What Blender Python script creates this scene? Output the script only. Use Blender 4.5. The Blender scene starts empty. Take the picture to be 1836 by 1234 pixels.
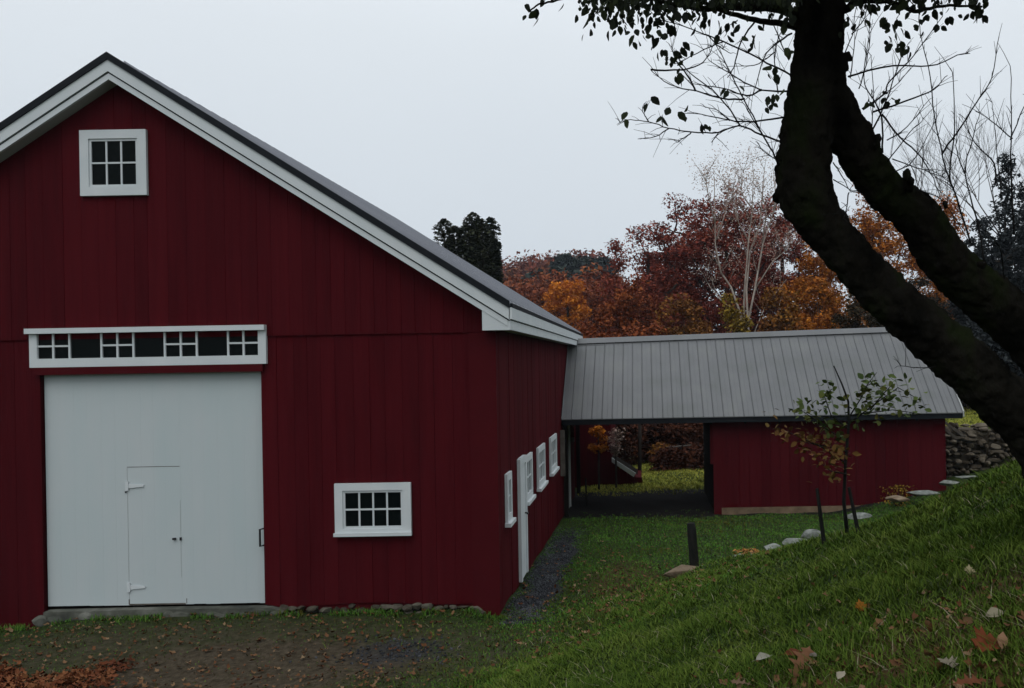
import bpy, math, random
import numpy as np
from mathutils import Vector, Matrix
R = math.radians
random.seed(7); rng = np.random.default_rng(11)
S = bpy.context.scene
C = S.collection

# ---------------------------------------------------------------- camera, sky, sun, exposure
F, PX, PY, ROLL = 1700.0, 1155.0, 648.0, R(1.0)       # the photo is a crop: its optical axis sits right of centre
cam = bpy.data.cameras.new('camera'); co = bpy.data.objects.new('camera', cam); C.objects.link(co); S.camera = co
cam.sensor_width = 36; cam.lens = F/1836*36
cam.shift_x = (918-PX)/1836; cam.shift_y = (PY-617)/1836
cam.clip_start = .05; cam.clip_end = 3000
co.matrix_world = Matrix.Rotation(R(90), 4, 'X') @ Matrix.Rotation(-ROLL, 4, 'Z')
S.render.resolution_x, S.render.resolution_y = 1024, 688
W = bpy.data.worlds.new('World'); S.world = W; W.use_nodes = True
nt = W.node_tree; bg = nt.nodes['Background']; bg.inputs['Strength'].default_value = .1
sky = nt.nodes.new('ShaderNodeTexSky'); sky.sky_type = 'NISHITA'; sky.sun_disc = False
sky.sun_elevation = R(38); sky.sun_rotation = R(200); sky.air_density = 1.0; sky.dust_density = 4
hs = nt.nodes.new('ShaderNodeHueSaturation'); hs.inputs['Saturation'].default_value = .25
nt.links.new(sky.outputs[0], hs.inputs['Color'])
tc = nt.nodes.new('ShaderNodeTexCoord'); sp = nt.nodes.new('ShaderNodeSeparateXYZ'); nt.links.new(tc.outputs['Generated'], sp.inputs[0])
rp = nt.nodes.new('ShaderNodeValToRGB'); e = rp.color_ramp.elements       # overcast cloud deck: greyer at the horizon
e[0].position = 0.0; e[0].color = (.60, .665, .73, 1); e[1].position = .34; e[1].color = (.76, .815, .865, 1)
n3 = e.new(.12); n3.color = (.655, .715, .775, 1); n4 = e.new(1.0); n4.color = (1.35, 1.42, 1.48, 1)
nz = nt.nodes.new('ShaderNodeTexNoise'); nz.inputs['Scale'].default_value = 1.6; nz.inputs['Detail'].default_value = 3
nt.links.new(tc.outputs['Generated'], nz.inputs['Vector'])
nzm = nt.nodes.new('ShaderNodeMath'); nzm.operation = 'MULTIPLY_ADD'; nzm.inputs[1].default_value = .22; nzm.inputs[2].default_value = -.11
nt.links.new(nz.outputs['Fac'], nzm.inputs[0])
ad = nt.nodes.new('ShaderNodeMath'); ad.operation = 'ADD'; nt.links.new(sp.outputs['Z'], ad.inputs[0]); nt.links.new(nzm.outputs[0], ad.inputs[1])
nt.links.new(ad.outputs[0], rp.inputs[0])
sc = nt.nodes.new('ShaderNodeVectorMath'); sc.operation = 'SCALE'; sc.inputs['Scale'].default_value = 10.5
nt.links.new(rp.outputs[0], sc.inputs[0])
mx = nt.nodes.new('ShaderNodeMix'); mx.data_type = 'RGBA'; mx.inputs['Factor'].default_value = .93
nt.links.new(hs.outputs[0], mx.inputs['A']); nt.links.new(sc.outputs[0], mx.inputs['B']); nt.links.new(mx.outputs['Result'], bg.inputs['Color'])
sl = bpy.data.lights.new('sun', 'SUN'); sl.energy = .5; sl.angle = R(35); sl.color = (1, .97, .93)
so = bpy.data.objects.new('sun', sl); C.objects.link(so)
so.rotation_euler = Vector((-.15, -.75, 1.0)).to_track_quat('Z', 'Y').to_euler()
S.view_settings.view_transform = 'Standard'; S.view_settings.look = 'None'; S.view_settings.exposure = 0; S.view_settings.gamma = 1

# ---------------------------------------------------------------- helpers
def P(px, py, Y):
    x, y = px-PX, PY-py; c, s = math.cos(ROLL), math.sin(ROLL)
    return Vector(((x*c+y*s)/F*Y, Y, (-x*s+y*c)/F*Y))
def smin(a, b, k):
    h = np.clip(.5+.5*(b-a)/k, 0, 1); return b*(1-h)+a*h-k*h*(1-h)
def smax(a, b, k): return -smin(-a, -b, k)
def sst(a, b, x):
    t = np.clip((x-a)/(b-a), 0, 1); return t*t*(3-2*t)
def hz(X, Y):
    """height of the ground at X, Y (eye level is 0)"""
    X = np.asarray(X, float); Y = np.asarray(Y, float)
    lawn = -3.32-.031*np.clip(Y-12.5, 0, 11)-.14*sst(-7.0, -8.6, X)+.09*sst(14, 12.3, Y)*sst(10.2, 11.8, Y)*sst(-1.9, -2.4, X)
    lawn = lawn+.17*np.clip(X-4.2, 0, 14)*sst(13, 19, Y)+.11*np.clip(X+.6, 0, 3.2)*sst(26, 31, Y)
    q = X/np.maximum(Y, 1)
    lawn = lawn+.11*np.clip(Y-36, 0, 240)*(.30+.58*sst(.0, -.05, q)-.14*sst(-.10,-.17,q))-.10*np.clip(Y-272, 0, 900)
    hill = -.96+.40*X-.167*Y
    hill = np.where(Y < 3, -.96+.40*X-.167*3-.02*(Y-3)*0, hill)
    hill = smin(hill, 1.8+0*X, 1.0)
    Yc = 9.6+3.6*sst(2.2, .8, X)
    back = hill-(Y-Yc)*.42
    h = smax(smin(hill, back, .25), lawn, .35)
    bump = .025*np.sin(X*1.7+.6*np.sin(Y*1.3))*np.cos(Y*1.9)+.012*np.sin(X*5.1+Y*3.7)
    return h+bump
def H(x, y): return float(hz(x, y))

class MB:
    def __init__(s): s.v = []; s.f = []
    def add(s, vs, fs):
        n = len(s.v); s.v += [tuple(v) for v in vs]; s.f += [tuple(i+n for i in f) for f in fs]; return s
    def box(s, x0, x1, y0, y1, z0, z1):
        return s.add([(x0,y0,z0),(x1,y0,z0),(x1,y1,z0),(x0,y1,z0),(x0,y0,z1),(x1,y0,z1),(x1,y1,z1),(x0,y1,z1)],
                     [(0,3,2,1),(4,5,6,7),(0,1,5,4),(1,2,6,5),(2,3,7,6),(3,0,4,7)])
    def prism(s, poly, axis, a, b):
        """poly in the two remaining axes (order xyz), extruded along axis from a to b"""
        n = len(poly); vs = []
        for t in (a, b):
            for p in poly:
                q = list(p); q.insert(axis, t); vs.append(q)
        return s.add(vs, [tuple(range(n)), tuple(range(2*n-1, n-1, -1))]+[(i, i+n, (i+1) % n+n, (i+1) % n) for i in range(n)])
    def tube(s, pts, rad, k=6, cap=True):
        pts = [Vector(p) for p in pts]; n = len(pts); base = len(s.v); up = None
        for i, p in enumerate(pts):
            d = (pts[min(i+1, n-1)]-pts[max(i-1, 0)])
            d = d.normalized() if d.length > 1e-9 else Vector((0,0,1))
            if up is None: up = d.orthogonal().normalized()
            up = (up-d*up.dot(d)); up = up.normalized() if up.length > 1e-6 else d.orthogonal().normalized()
            w = d.cross(up)
            for j in range(k):
                a = 2*math.pi*j/k; s.v.append(tuple(p+(up*math.cos(a)+w*math.sin(a))*rad[i]))
        for i in range(n-1):
            for j in range(k):
                a = base+i*k+j; b = base+i*k+(j+1) % k; s.f.append((a, b, b+k, a+k))
        if cap:
            s.f.append(tuple(base+j for j in range(k))[::-1]); s.f.append(tuple(base+(n-1)*k+j for j in range(k)))
        return s
    def rock(s, c, r, seed, lv=2, flat=.6):
        import bmesh
        bm = bmesh.new(); bmesh.ops.create_icosphere(bm, subdivisions=lv, radius=1)
        q = random.Random(seed); ax = [Vector((q.gauss(0,1), q.gauss(0,1), q.gauss(0,1))).normalized() for _ in range(9)]
        lim = [q.uniform(.42, .85) for _ in ax]
        vs = []
        for v in bm.verts:
            p = v.co.copy()
            for a, l in zip(ax, lim):
                d = p.dot(a)
                if d > l: p -= a*(d-l)*.9
            vs.append((c[0]+p.x*r[0], c[1]+p.y*r[1], c[2]+p.z*r[2]))
        fs = [tuple(v.index for v in f.verts) for f in bm.faces]; bm.free()
        return s.add(vs, fs)
    def build(s, name, m, parent=None, smooth=False, loc=None):
        me = bpy.data.meshes.new(name); me.from_pydata(s.v, [], s.f); me.update(); me.materials.append(m)
        if smooth: me.polygons.foreach_set('use_smooth', [True]*len(me.polygons))
        o = bpy.data.objects.new(name, me); C.objects.link(o)
        if loc is not None:
            for v in me.vertices: v.co -= Vector(loc)
            o.location = loc
        if parent:
            o.parent = parent; o.matrix_parent_inverse = Matrix.Translation(-parent.location) if loc is None else Matrix.Identity(4)
            if loc is None:
                o.matrix_parent_inverse = Matrix.Identity(4)
                for v in me.vertices: v.co -= parent.location if parent.type == 'EMPTY' else Vector((0,0,0))
        return o
def npmesh(name, V, T, m, parent=None, smooth=False):
    """V (n,3) world vertices, T (m,k) faces"""
    V = np.asarray(V, np.float32)
    if parent is not None and parent.type == 'EMPTY': V = V-np.array(parent.location, np.float32)
    k = T.shape[1]; me = bpy.data.meshes.new(name)
    me.vertices.add(len(V)); me.vertices.foreach_set('co', V.ravel())
    me.loops.add(T.size); me.loops.foreach_set('vertex_index', T.astype(np.int32).ravel())
    me.polygons.add(len(T)); me.polygons.foreach_set('loop_start', np.arange(0, T.size, k, dtype=np.int32))
    me.update(calc_edges=True); me.materials.append(m)
    if smooth: me.polygons.foreach_set('use_smooth', [True]*len(T))
    o = bpy.data.objects.new(name, me); C.objects.link(o)
    if parent is not None: o.parent = parent
    return o
def thing(name, label, cat, loc, group=None):
    o = bpy.data.objects.new(name, None); C.objects.link(o); o.location = loc; o.empty_display_size = .2
    return tag(o, label, cat, group)
def tag(o, label=None, cat=None, group=None, kind=None):
    if label: o['label'] = label
    if cat: o['category'] = cat
    if group: o['group'] = group
    if kind: o['kind'] = kind
    return o
def frames(n, tilt=1.0):
    """n random rotation matrices"""
    a = rng.uniform(0, 2*np.pi, n); t = rng.normal(0, tilt, n); r = rng.uniform(0, 2*np.pi, n)
    ca, sa, ct, st, cr, sr = np.cos(a), np.sin(a), np.cos(t), np.sin(t), np.cos(r), np.sin(r); o = np.ones(n); z = 0*o
    Rz = np.stack([np.stack([ca,-sa,z],-1), np.stack([sa,ca,z],-1), np.stack([z,z,o],-1)], 1)
    Rx = np.stack([np.stack([o,z,z],-1), np.stack([z,ct,-st],-1), np.stack([z,st,ct],-1)], 1)
    Ry = np.stack([np.stack([cr,-sr,z],-1), np.stack([sr,cr,z],-1), np.stack([z,z,o],-1)], 1)
    return Rz@Rx@Ry
def scatter(name, tv, tf, pos, rot, scl, m, parent=None):
    tv = np.array(tv, float); tf = np.array(tf); n = len(pos)
    V = np.einsum('nij,kj->nki', rot, tv)*np.asarray(scl).reshape(-1,1,1)+np.asarray(pos)[:,None,:]
    T = (tf[None]+(np.arange(n)*len(tv))[:,None,None]).reshape(-1, tf.shape[1])
    return npmesh(name, V.reshape(-1,3), T, m, parent)
LEAF4 = ([(-.5,0,0),(0,-.32,.06),(.5,0,0),(0,.32,.06)], [(0,1,2),(0,2,3)])
OVATE = ([(0,0,0),(.2,.25,.05),(.5,.33,.05),(.82,.17,-.04),(1,0,-.1),(.82,-.17,-.04),(.5,-.33,.05),(.2,-.25,.05),(.5,0,-.03)],
         [(0,8,1),(1,8,2),(2,8,3),(3,8,4),(4,8,5),(5,8,6),(6,8,7),(7,8,0)])
CLUMP = ([(-.5,-.1,0),(-.1,-.42,.1),(.15,-.1,.02),(.5,-.2,-.08),(.3,.2,.05),(.05,.45,-.06),(-.2,.15,.03)],
         [(0,1,2),(2,3,4),(4,5,6),(6,0,2),(2,4,6)])

# ---------------------------------------------------------------- materials
def mat(name, cols, rough=.8, scale=6., island=False, detail=4, stretch=None, bump=0, bscale=60, spec=.3, metal=0, mix=None, obj=True):
    m = bpy.data.materials.new(name); m.use_nodes = True; n = m.node_tree.nodes; L = m.node_tree.links
    b = n['Principled BSDF']; b.inputs['Roughness'].default_value = rough; b.inputs['Specular IOR Level'].default_value = spec
    b.inputs['Metallic'].default_value = metal
    tc = n.new('ShaderNodeNewGeometry'); vec = tc.outputs['Position']
    mp = n.new('ShaderNodeMapping'); L.new(vec, mp.inputs[0])
    if stretch: mp.inputs['Scale'].default_value = stretch
    t = n.new('ShaderNodeTexNoise'); t.inputs['Scale'].default_value = scale; t.inputs['Detail'].default_value = detail; L.new(mp.outputs[0], t.inputs['Vector'])
    f = t.outputs['Fac']
    if island:
        a = n.new('ShaderNodeMath'); a.operation = 'MULTIPLY_ADD'; a.inputs[1].default_value = .55
        g = n.new('ShaderNodeMath'); g.operation = 'MULTIPLY_ADD'; g.inputs[1].default_value = 1.3; g.inputs[2].default_value = -.42
        L.new(t.outputs['Fac'], g.inputs[0]); L.new(tc.outputs['Random Per Island'], a.inputs[0]); L.new(g.outputs[0], a.inputs[2]); f = a.outputs[0]
    r = n.new('ShaderNodeValToRGB'); L.new(f, r.inputs[0]); el = r.color_ramp.elements
    k = len(cols); lo, hi = (.05, .95) if island else (.3, .7)
    el[0].position = lo; el[0].color = (*cols[0], 1); el[1].position = hi; el[1].color = (*cols[-1], 1)
    for i, c in enumerate(cols[1:-1]): el.new(lo+(hi-lo)*(i+1)/(k-1)).color = (*c, 1)
    L.new(r.outputs[0], b.inputs['Base Color'])
    if bump:
        t2 = n.new('ShaderNodeTexNoise'); t2.inputs['Scale'].default_value = bscale; t2.inputs['Detail'].default_value = 5; L.new(mp.outputs[0], t2.inputs['Vector'])
        bp = n.new('ShaderNodeBump'); bp.inputs['Strength'].default_value = bump; bp.inputs['Distance'].default_value = .02
        L.new(t2.outputs['Fac'], bp.inputs['Height']); L.new(bp.outputs[0], b.inputs['Normal'])
    return m
M = {}
M['red'] = mat('red barn paint', [(.044,.0040,.0060),(.058,.0048,.0074),(.070,.0060,.0088)], .8, 2.2, stretch=(5,5,.35), island=True, bump=.25, bscale=9, spec=.03)
M['redtrim'] = mat('red trim paint', [(.054,.0046,.0070),(.063,.0055,.008)], .75, 3, bump=.1, spec=.04)
M['white'] = mat('white trim paint', [(.52,.56,.575),(.58,.61,.62)], .6, 3, bump=.05, spec=.25)
M['door'] = mat('white painted door boards', [(.435,.50,.51),(.475,.515,.525)], .65, 1.4, stretch=(1.5,1,.5), bump=.06, bscale=20, spec=.2)
M['crack'] = mat('dark gap', [(.03,.03,.03)], .9)
M['black'] = mat('dark drip edge metal', [(.008,.010,.013),(.012,.014,.017)], .7, spec=.1)
M['roof'] = mat('grey metal roofing', [(.205,.215,.245),(.235,.245,.272)], .45, .9, spec=.35, bump=.02, bscale=6)
M['shedroof'] = mat('weathered grey metal roofing', [(.105,.111,.109),(.120,.123,.128),(.136,.140,.138)], .5, 1.6, stretch=(1,1,.3), spec=.3)
M['soffit'] = mat('grey soffit boards', [(.33,.34,.33)], .8)
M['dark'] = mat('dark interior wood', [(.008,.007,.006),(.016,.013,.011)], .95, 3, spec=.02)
M['glass'] = mat('dark window glass', [(.004,.006,.006)], .1, spec=.035)
M['sideglass'] = mat('window glass with painted reflection', [(.10,.12,.12)], .1, spec=.5)  # grey-green reflection put into the base colour
M['iron'] = mat('black iron', [(.012,.012,.013)], .5)
M['stone'] = mat('grey fieldstone', [(.035,.030,.024),(.10,.09,.072),(.19,.175,.145)], .9, 7, island=True, bump=.7, bscale=25, spec=.15)
M['footing'] = mat('dark footing stone', [(.022,.018,.014),(.06,.052,.040),(.13,.12,.095)], .95, 7, island=True, bump=.8, bscale=25, spec=.05)
M['palestone'] = mat('pale granite', [(.07,.075,.066),(.15,.16,.145),(.26,.27,.25)], .9, 8, bump=.7, bscale=30, spec=.15)
M['tanstone'] = mat('brown flat stone', [(.12,.085,.055),(.21,.16,.11)], .9, 8, bump=.6, bscale=30, spec=.15)
M['concrete'] = mat('old tan concrete', [(.12,.085,.055),(.22,.155,.10)], .95, 5, bump=.4, bscale=30, spec=.1)
M['sill'] = mat('grey stone threshold', [(.045,.048,.042),(.085,.087,.072),(.16,.16,.14)], .9, 4, bump=.5, bscale=25, spec=.1)
M['bark'] = mat('dark mossy bark', [(.003,.003,.0026),(.011,.010,.008),(.010,.014,.005)], 1, 5, bump=1, bscale=30, stretch=(1,1,.5), spec=0)
M['twig'] = mat('dark twig bark', [(.010,.010,.010),(.016,.015,.015)], .9, 8, spec=.02)
M['post'] = mat('old dark post', [(.009,.010,.009),(.02,.019,.017)], .9, 8, stretch=(3,3,.6), bump=.6, spec=.1)
M['treebark'] = mat('grey brown bark', [(.03,.025,.022),(.06,.05,.043)], .95, 3, spec=.1)
M['birch'] = mat('pale birch bark', [(.22,.18,.15),(.42,.36,.31)], .9, 2, spec=.1)
M['plank'] = mat('weathered plank', [(.07,.06,.05),(.13,.115,.10)], .9, 6, spec=.1)
def leafm(name, cols, scale=.7, spec=.06): return mat(name, cols, .8, scale, island=True, detail=3, spec=spec)
M['l_top'] = leafm('dark green apple leaves', [(.012,.014,.012),(.02,.026,.016),(.035,.045,.018)], 3)
M['l_sap'] = leafm('yellowing sapling leaves', [(.03,.05,.016),(.07,.095,.025),(.10,.085,.02)], 4)
M['l_sap2'] = leafm('brown sapling leaves', [(.11,.045,.018),(.13,.075,.02),(.07,.05,.015)], 4)
M['l_red'] = leafm('maroon oak leaves', [(.10,.024,.021),(.20,.044,.030),(.29,.080,.046)], .5)
M['l_red2'] = leafm('russet oak leaves', [(.090,.022,.011),(.17,.042,.015),(.26,.080,.022)], .5)
M['l_orange'] = leafm('orange leaves', [(.30,.085,.012),(.52,.17,.018),(.62,.24,.025)], .5)
M['l_rust'] = leafm('rust and olive leaves', [(.15,.070,.012),(.34,.105,.014),(.44,.16,.018)], .35)
M['l_brown'] = leafm('yellow brown leaves', [(.075,.030,.012),(.17,.065,.014),(.25,.125,.022)], .4)
M['l_yellow'] = leafm('yellow leaves', [(.12,.08,.014),(.25,.165,.022)], .5)
M['l_dkgreen'] = leafm('arborvitae foliage', [(.014,.019,.011),(.028,.035,.018),(.045,.045,.020)], .8)
M['l_spruce'] = leafm('blue grey spruce foliage', [(.014,.017,.019),(.026,.031,.033),(.04,.044,.044)], .8)
M['l_olive'] = leafm('dark olive brush', [(.018,.016,.009),(.035,.026,.013),(.06,.035,.014)], .5)
M['l_pale'] = leafm('pale birch leaves', [(.32,.21,.16),(.42,.32,.27),(.25,.15,.12)], .8)
M['l_pine'] = leafm('dark hill pines', [(.018,.026,.022),(.034,.043,.034)], .1)
M['l_hill'] = leafm('hill autumn leaves', [(.11,.028,.018),(.18,.045,.024),(.15,.055,.028)], .05)
M['l_hill2'] = leafm('hill rust leaves', [(.13,.036,.016),(.19,.060,.022),(.09,.045,.022)], .05)
M['grass'] = leafm('green grass blades', [(.022,.044,.009),(.066,.108,.016),(.125,.158,.032)], 1.1, 0)
M['grass2'] = leafm('dull lawn blades', [(.082,.070,.017),(.050,.140,.020),(.110,.175,.034)], .45, 0)
M['straw'] = leafm('dry straw blades', [(.14,.12,.07),(.22,.20,.13)], 3)
M['litter'] = leafm('fallen brown leaves', [(.05,.020,.010),(.10,.040,.018),(.15,.080,.040),(.22,.155,.09)], 2)
M['litter2'] = leafm('fallen rusty leaf pile', [(.065,.020,.011),(.13,.042,.019),(.19,.080,.034)], 2)
M['gravel'] = leafm('grey blue gravel', [(.016,.017,.020),(.034,.036,.041),(.085,.088,.095)], 5)

# ground: soil, leaf mould with some painted shade, dirt and gravel zones carried by mesh attributes
def ground_mat():
    m = bpy.data.materials.new('ground soil and turf'); m.use_nodes = True; n = m.node_tree.nodes; L = m.node_tree.links
    b = n['Principled BSDF']; b.inputs['Roughness'].default_value = .95; b.inputs['Specular IOR Level'].default_value = .08
    g = n.new('ShaderNodeNewGeometry')
    def noise(s, d=5):
        t = n.new('ShaderNodeTexNoise'); t.inputs['Scale'].default_value = s; t.inputs['Detail'].default_value = d; t.inputs['Roughness'].default_value = .65
        L.new(g.outputs['Position'], t.inputs['Vector']); return t.outputs['Fac']
    def ramp(f, cols):
        r = n.new('ShaderNodeValToRGB'); L.new(f, r.inputs[0]); el = r.color_ramp.elements
        el[0].position = .3; el[0].color = (*cols[0], 1); el[1].position = .7; el[1].color = (*cols[-1], 1)
        for i, c in enumerate(cols[1:-1]): el.new(.3+.4*(i+1)/(len(cols)-1)).color = (*c, 1)
        return r.outputs[0]
    def mix(f, a, c):
        x = n.new('ShaderNodeMix'); x.data_type = 'RGBA'; L.new(f, x.inputs['Factor']); L.new(a, x.inputs['A']); L.new(c, x.inputs['B']); return x.outputs['Result']
    def att(nm):
        a = n.new('ShaderNodeAttribute'); a.attribute_name = nm; a.attribute_type = 'GEOMETRY'
        q = n.new('ShaderNodeMath'); q.operation = 'MULTIPLY_ADD'; q.inputs[1].default_value = 1.6; L.new(a.outputs['Fac'], q.inputs[0])
        s_ = n.new('ShaderNodeMath'); s_.operation = 'MULTIPLY_ADD'; s_.inputs[1].default_value = 1.4; s_.inputs[2].default_value = -1.0; L.new(nz3, s_.inputs[0])
        L.new(s_.outputs[0], q.inputs[2]); c_ = n.new('ShaderNodeClamp'); L.new(q.outputs[0], c_.inputs[0]); return c_.outputs[0]
    nz3 = noise(5)
    turf = ramp(noise(9), [(.010,.018,.005),(.022,.038,.009),(.038,.046,.013)])
    dirt = ramp(noise(14), [(.030,.024,.015),(.056,.044,.029),(.088,.070,.050)])
    grav = ramp(noise(45), [(.012,.012,.014),(.026,.027,.031),(.06,.062,.068)])
    mould = ramp(noise(6), [(.035,.016,.009),(.075,.033,.016),(.10,.05,.022)])
    c = mix(att('dirt'), turf, dirt); c = mix(att('mould'), c, mould); c = mix(att('gravel'), c, grav)
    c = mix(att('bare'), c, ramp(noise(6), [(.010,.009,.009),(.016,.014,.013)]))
    L.new(c, b.inputs['Base Color'])
    bp = n.new('ShaderNodeBump'); bp.inputs['Strength'].default_value = .8; bp.inputs['Distance'].default_value = .03; L.new(noise(30), bp.inputs['Height']); L.new(bp.outputs[0], b.inputs['Normal'])
    return m
def under(X, Y): return sst(5.8, 3.7, Y)*sst(-1.0, .3, X)      # leaf mould and thinned grass below the tree, shade put into the colour
def zone(X, Y):
    dirt = np.exp(-(((X+4.6-.35*(Y-10))/2.3)**2+((Y-10.4)/1.15)**2)**2)*1.0
    dirt = np.maximum(dirt, .62*np.exp(-(((X+5)/4.5)**2+((Y-10.8)/1.7)**2)**2))
    grav = np.exp(-((X+1.62-.012*(Y-12)+.08*np.sin(Y*2.1)+.05*np.sin(Y*5.3))/(.25-.012*np.clip(Y-13, 0, 10)))**4)*sst(12.3, 13.2, Y)*sst(22, 17, Y)
    grav = np.maximum(grav, .60*np.exp(-(((X+2.9)/.65)**2+((Y-10.9)/.45)**2)**2))
    mould = sst(33, 36, Y)
    mould = np.maximum(mould, .5*np.exp(-(((X+.35)/.75)**2+((Y-14.5)/2.3)**2)**2))
    mould = np.maximum(mould, .62*under(X, Y))  # leaf mould colour doubles as the tree's shade here
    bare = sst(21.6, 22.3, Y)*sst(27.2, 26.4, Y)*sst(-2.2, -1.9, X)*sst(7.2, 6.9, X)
    return dirt, grav, mould, bare
xs = np.concatenate([-np.geomspace(12, 900, 22)[::-1], np.arange(-11.5, 12, .1), np.geomspace(12.2, 900, 22)])
ys = np.concatenate([-np.geomspace(3, 400, 12)[::-1], np.arange(-2, 30, .1), np.geomspace(30.3, 1500, 60)])
GX, GY = np.meshgrid(xs, ys); GZ = hz(GX, GY)
V = np.stack([GX, GY, GZ], -1).reshape(-1, 3); nx, ny = len(xs), len(ys)
i0 = (np.arange(ny-1)[:,None]*nx+np.arange(nx-1)[None]).ravel()
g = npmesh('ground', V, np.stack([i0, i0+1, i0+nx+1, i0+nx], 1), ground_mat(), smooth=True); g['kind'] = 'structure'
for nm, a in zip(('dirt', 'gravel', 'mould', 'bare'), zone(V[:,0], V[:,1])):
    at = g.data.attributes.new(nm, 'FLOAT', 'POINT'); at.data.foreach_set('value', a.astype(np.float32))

# ---------------------------------------------------------------- the big barn
D = 12.5; XC, XR, XL = -6.84, -1.956, -11.73; YB = 26.0; TAN = .643; APEX = 4.09; BAND = .42
def T(x): return APEX-TAN*abs(x-XC)
barn = thing('barn', 'big dark red barn with white trim, tall white front door and grey metal roof', 'barn', (XC, D, -3.3))
def clapboards(x0, x1, zb, zt, y, cuts=(), wmin=.17, wmax=.27, step=0, th=.022):
    """vertical boards of a wall facing the camera; cuts = (x0, x1, z0, z1) openings; zt/zb functions of x"""
    mb = MB(); edges = sorted({x0, x1}|{c for k in cuts for c in k[:2] if x0 < c < x1}); out = []
    for a, b in zip(edges, edges[1:]):
        x = a
        while x < b-1e-6:
            w = random.uniform(wmin, wmax); nx_ = min(x+w, b)
            if b-nx_ < wmin*.6: nx_ = b
            out.append((x, nx_)); x = nx_
    for a, b in out:
        m = (a+b)/2; iv = [(None, None)]
        seg = [[zb, zt]]
        for k in cuts:
            if k[0] < m < k[1]: seg = [[zb, lambda x, q=k[2]: q], [lambda x, q=k[3]: q, zt]]
        off = random.uniform(0, .006); ga = .0020
        for lo, hi in seg:
            if hi(m)-lo(m) < .01: continue
            A, B = a+ga, b-ga; yo = y-th-off
            vs = []
            pts = [(A, lo(A)), (B, lo(B)), (B, hi(B)), (A, hi(A))]
            if A < XC < B: pts = [(A, lo(A)), (B, lo(B)), (B, hi(B)), (XC, hi(XC)), (A, hi(A))]
            mb.prism(pts, 1, yo, y)
    return mb
door_cut = (-7.95, -5.045, -3.11, BAND-.02)
lower = lambda x: -3.40 if x < -7.95 else (-3.11 if x < -5.0 else -3.13+.02*math.sin(x*3))
f = clapboards(XL, XR, lambda x: lower(x)-0.0, lambda x: BAND+.03, D, [(-7.95, -5.045, -3.6, .02)])
f.build('front_wall', M['red'], barn)
f = clapboards(XL, XR, lambda x: BAND, lambda x: T(x)-.12, D-.024, [])
f.build('gable_wall', M['red'], barn)
f = MB().box(-2.30, XR+.012, D-.055, D-.02-.012, -3.30, BAND-.005); f.build('corner_board', M['redtrim'], barn)
# the shell behind the boards
mb = MB()
mb.box(XL, -7.97, D+.002, D+.12, -3.45, BAND); mb.box(-5.03, XR-.03, D+.002, D+.12, -3.2, BAND); mb.box(-7.97, -5.03, D+.002, D+.12, .0, BAND)
mb.prism([(XL, BAND+.001), (XR-.03, BAND+.001), (XR-.03, T(XR)-.3), (XC, APEX-.3), (XL, T(XL)-.3)], 1, D+.0, D+.12)
mb.box(XL, XR-.03, YB-.12, YB, -3.7, T(XR)-.3); mb.box(XL, XL+.1, D+.13, YB-.13, -3.7, T(XL)-.3)
mb.prism([(XL, T(XR)-.29), (XR-.03, T(XR)-.29), (XC, APEX-.3)], 1, YB-.12, YB)
mb.build('wall_shell', M['redtrim'], barn)
# side wall: vertical boards facing right
mb = MB(); y = D-.02
while y < YB-1e-3:
    y1 = min(YB, y+random.uniform(.18, .28)); o_ = random.uniform(0, .007)
    zb = H(XR, (y+y1)/2)+.02
    mb.box(XR-.03, XR+o_-.008, y+.003, y1-.003, zb, .62); y = y1
mb.box(XR-.10, XR-.031, D+.13, YB-.13, -3.9, .62)
mb.build('side_wall', M['red'], barn)
# roof slabs with standing seams
YF, YE = 12.2, 26.3; XE = -1.72; XW = 2*XC-XE
roof = MB()
for sx in (1, -1):
    ex = XE if sx > 0 else XW
    poly = [(XC, APEX-.0), (ex, T(ex)), (ex, T(ex)-.05), (XC, APEX-.05)]
    roof.prism(poly, 1, YF+.012, YE)
    yy = YF+.3
    while yy < YE:
        p = [(XC+sx*.05, APEX+.028-TAN*.05), (ex, T(ex)+.028), (ex, T(ex)-.01), (XC+sx*.05, APEX-.01-TAN*.05)]
        roof.prism(p, 1, yy, yy+.03); yy += .42
rf = roof.build('roof', M['roof'], barn)
cap = MB().prism([(XC, APEX+.07), (XC+.17, APEX-.06), (XC+.17, APEX-.08), (XC, APEX+.03), (XC-.17, APEX-.08), (XC-.17, APEX-.06)], 1, YF-.03, YE+.01)
cap.build('ridge_cap', M['black'], rf)
def rake(y0, y1, d0, d1, name, m, xin=0.0):
    mb = MB()
    for sx in (1, -1):
        ex = XE-xin if sx > 0 else XW+xin
        mb.prism([(XC, APEX-d0), (ex, T(ex)-d0), (ex, T(ex)-d1), (XC, APEX-d1)], 1, y0, y1)
    return mb.build(name, m, barn)
rake(YF-.02, YF+.01, -.01, .085, 'drip_edge', M['black'])
rake(YF, YF+.03, .087, .235, 'rake_board', M['white'], .0)
rake(YF+.025, YF+.065, .24, .255, 'shadow_groove', M['black'], .01)
rake(YF+.02, YF+.06, .256, .335, 'lower_rake_board', M['white'], .03)
rake(YF+.062, D-.05, .30, .33, 'soffit', M['soffit'], .06)
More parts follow.
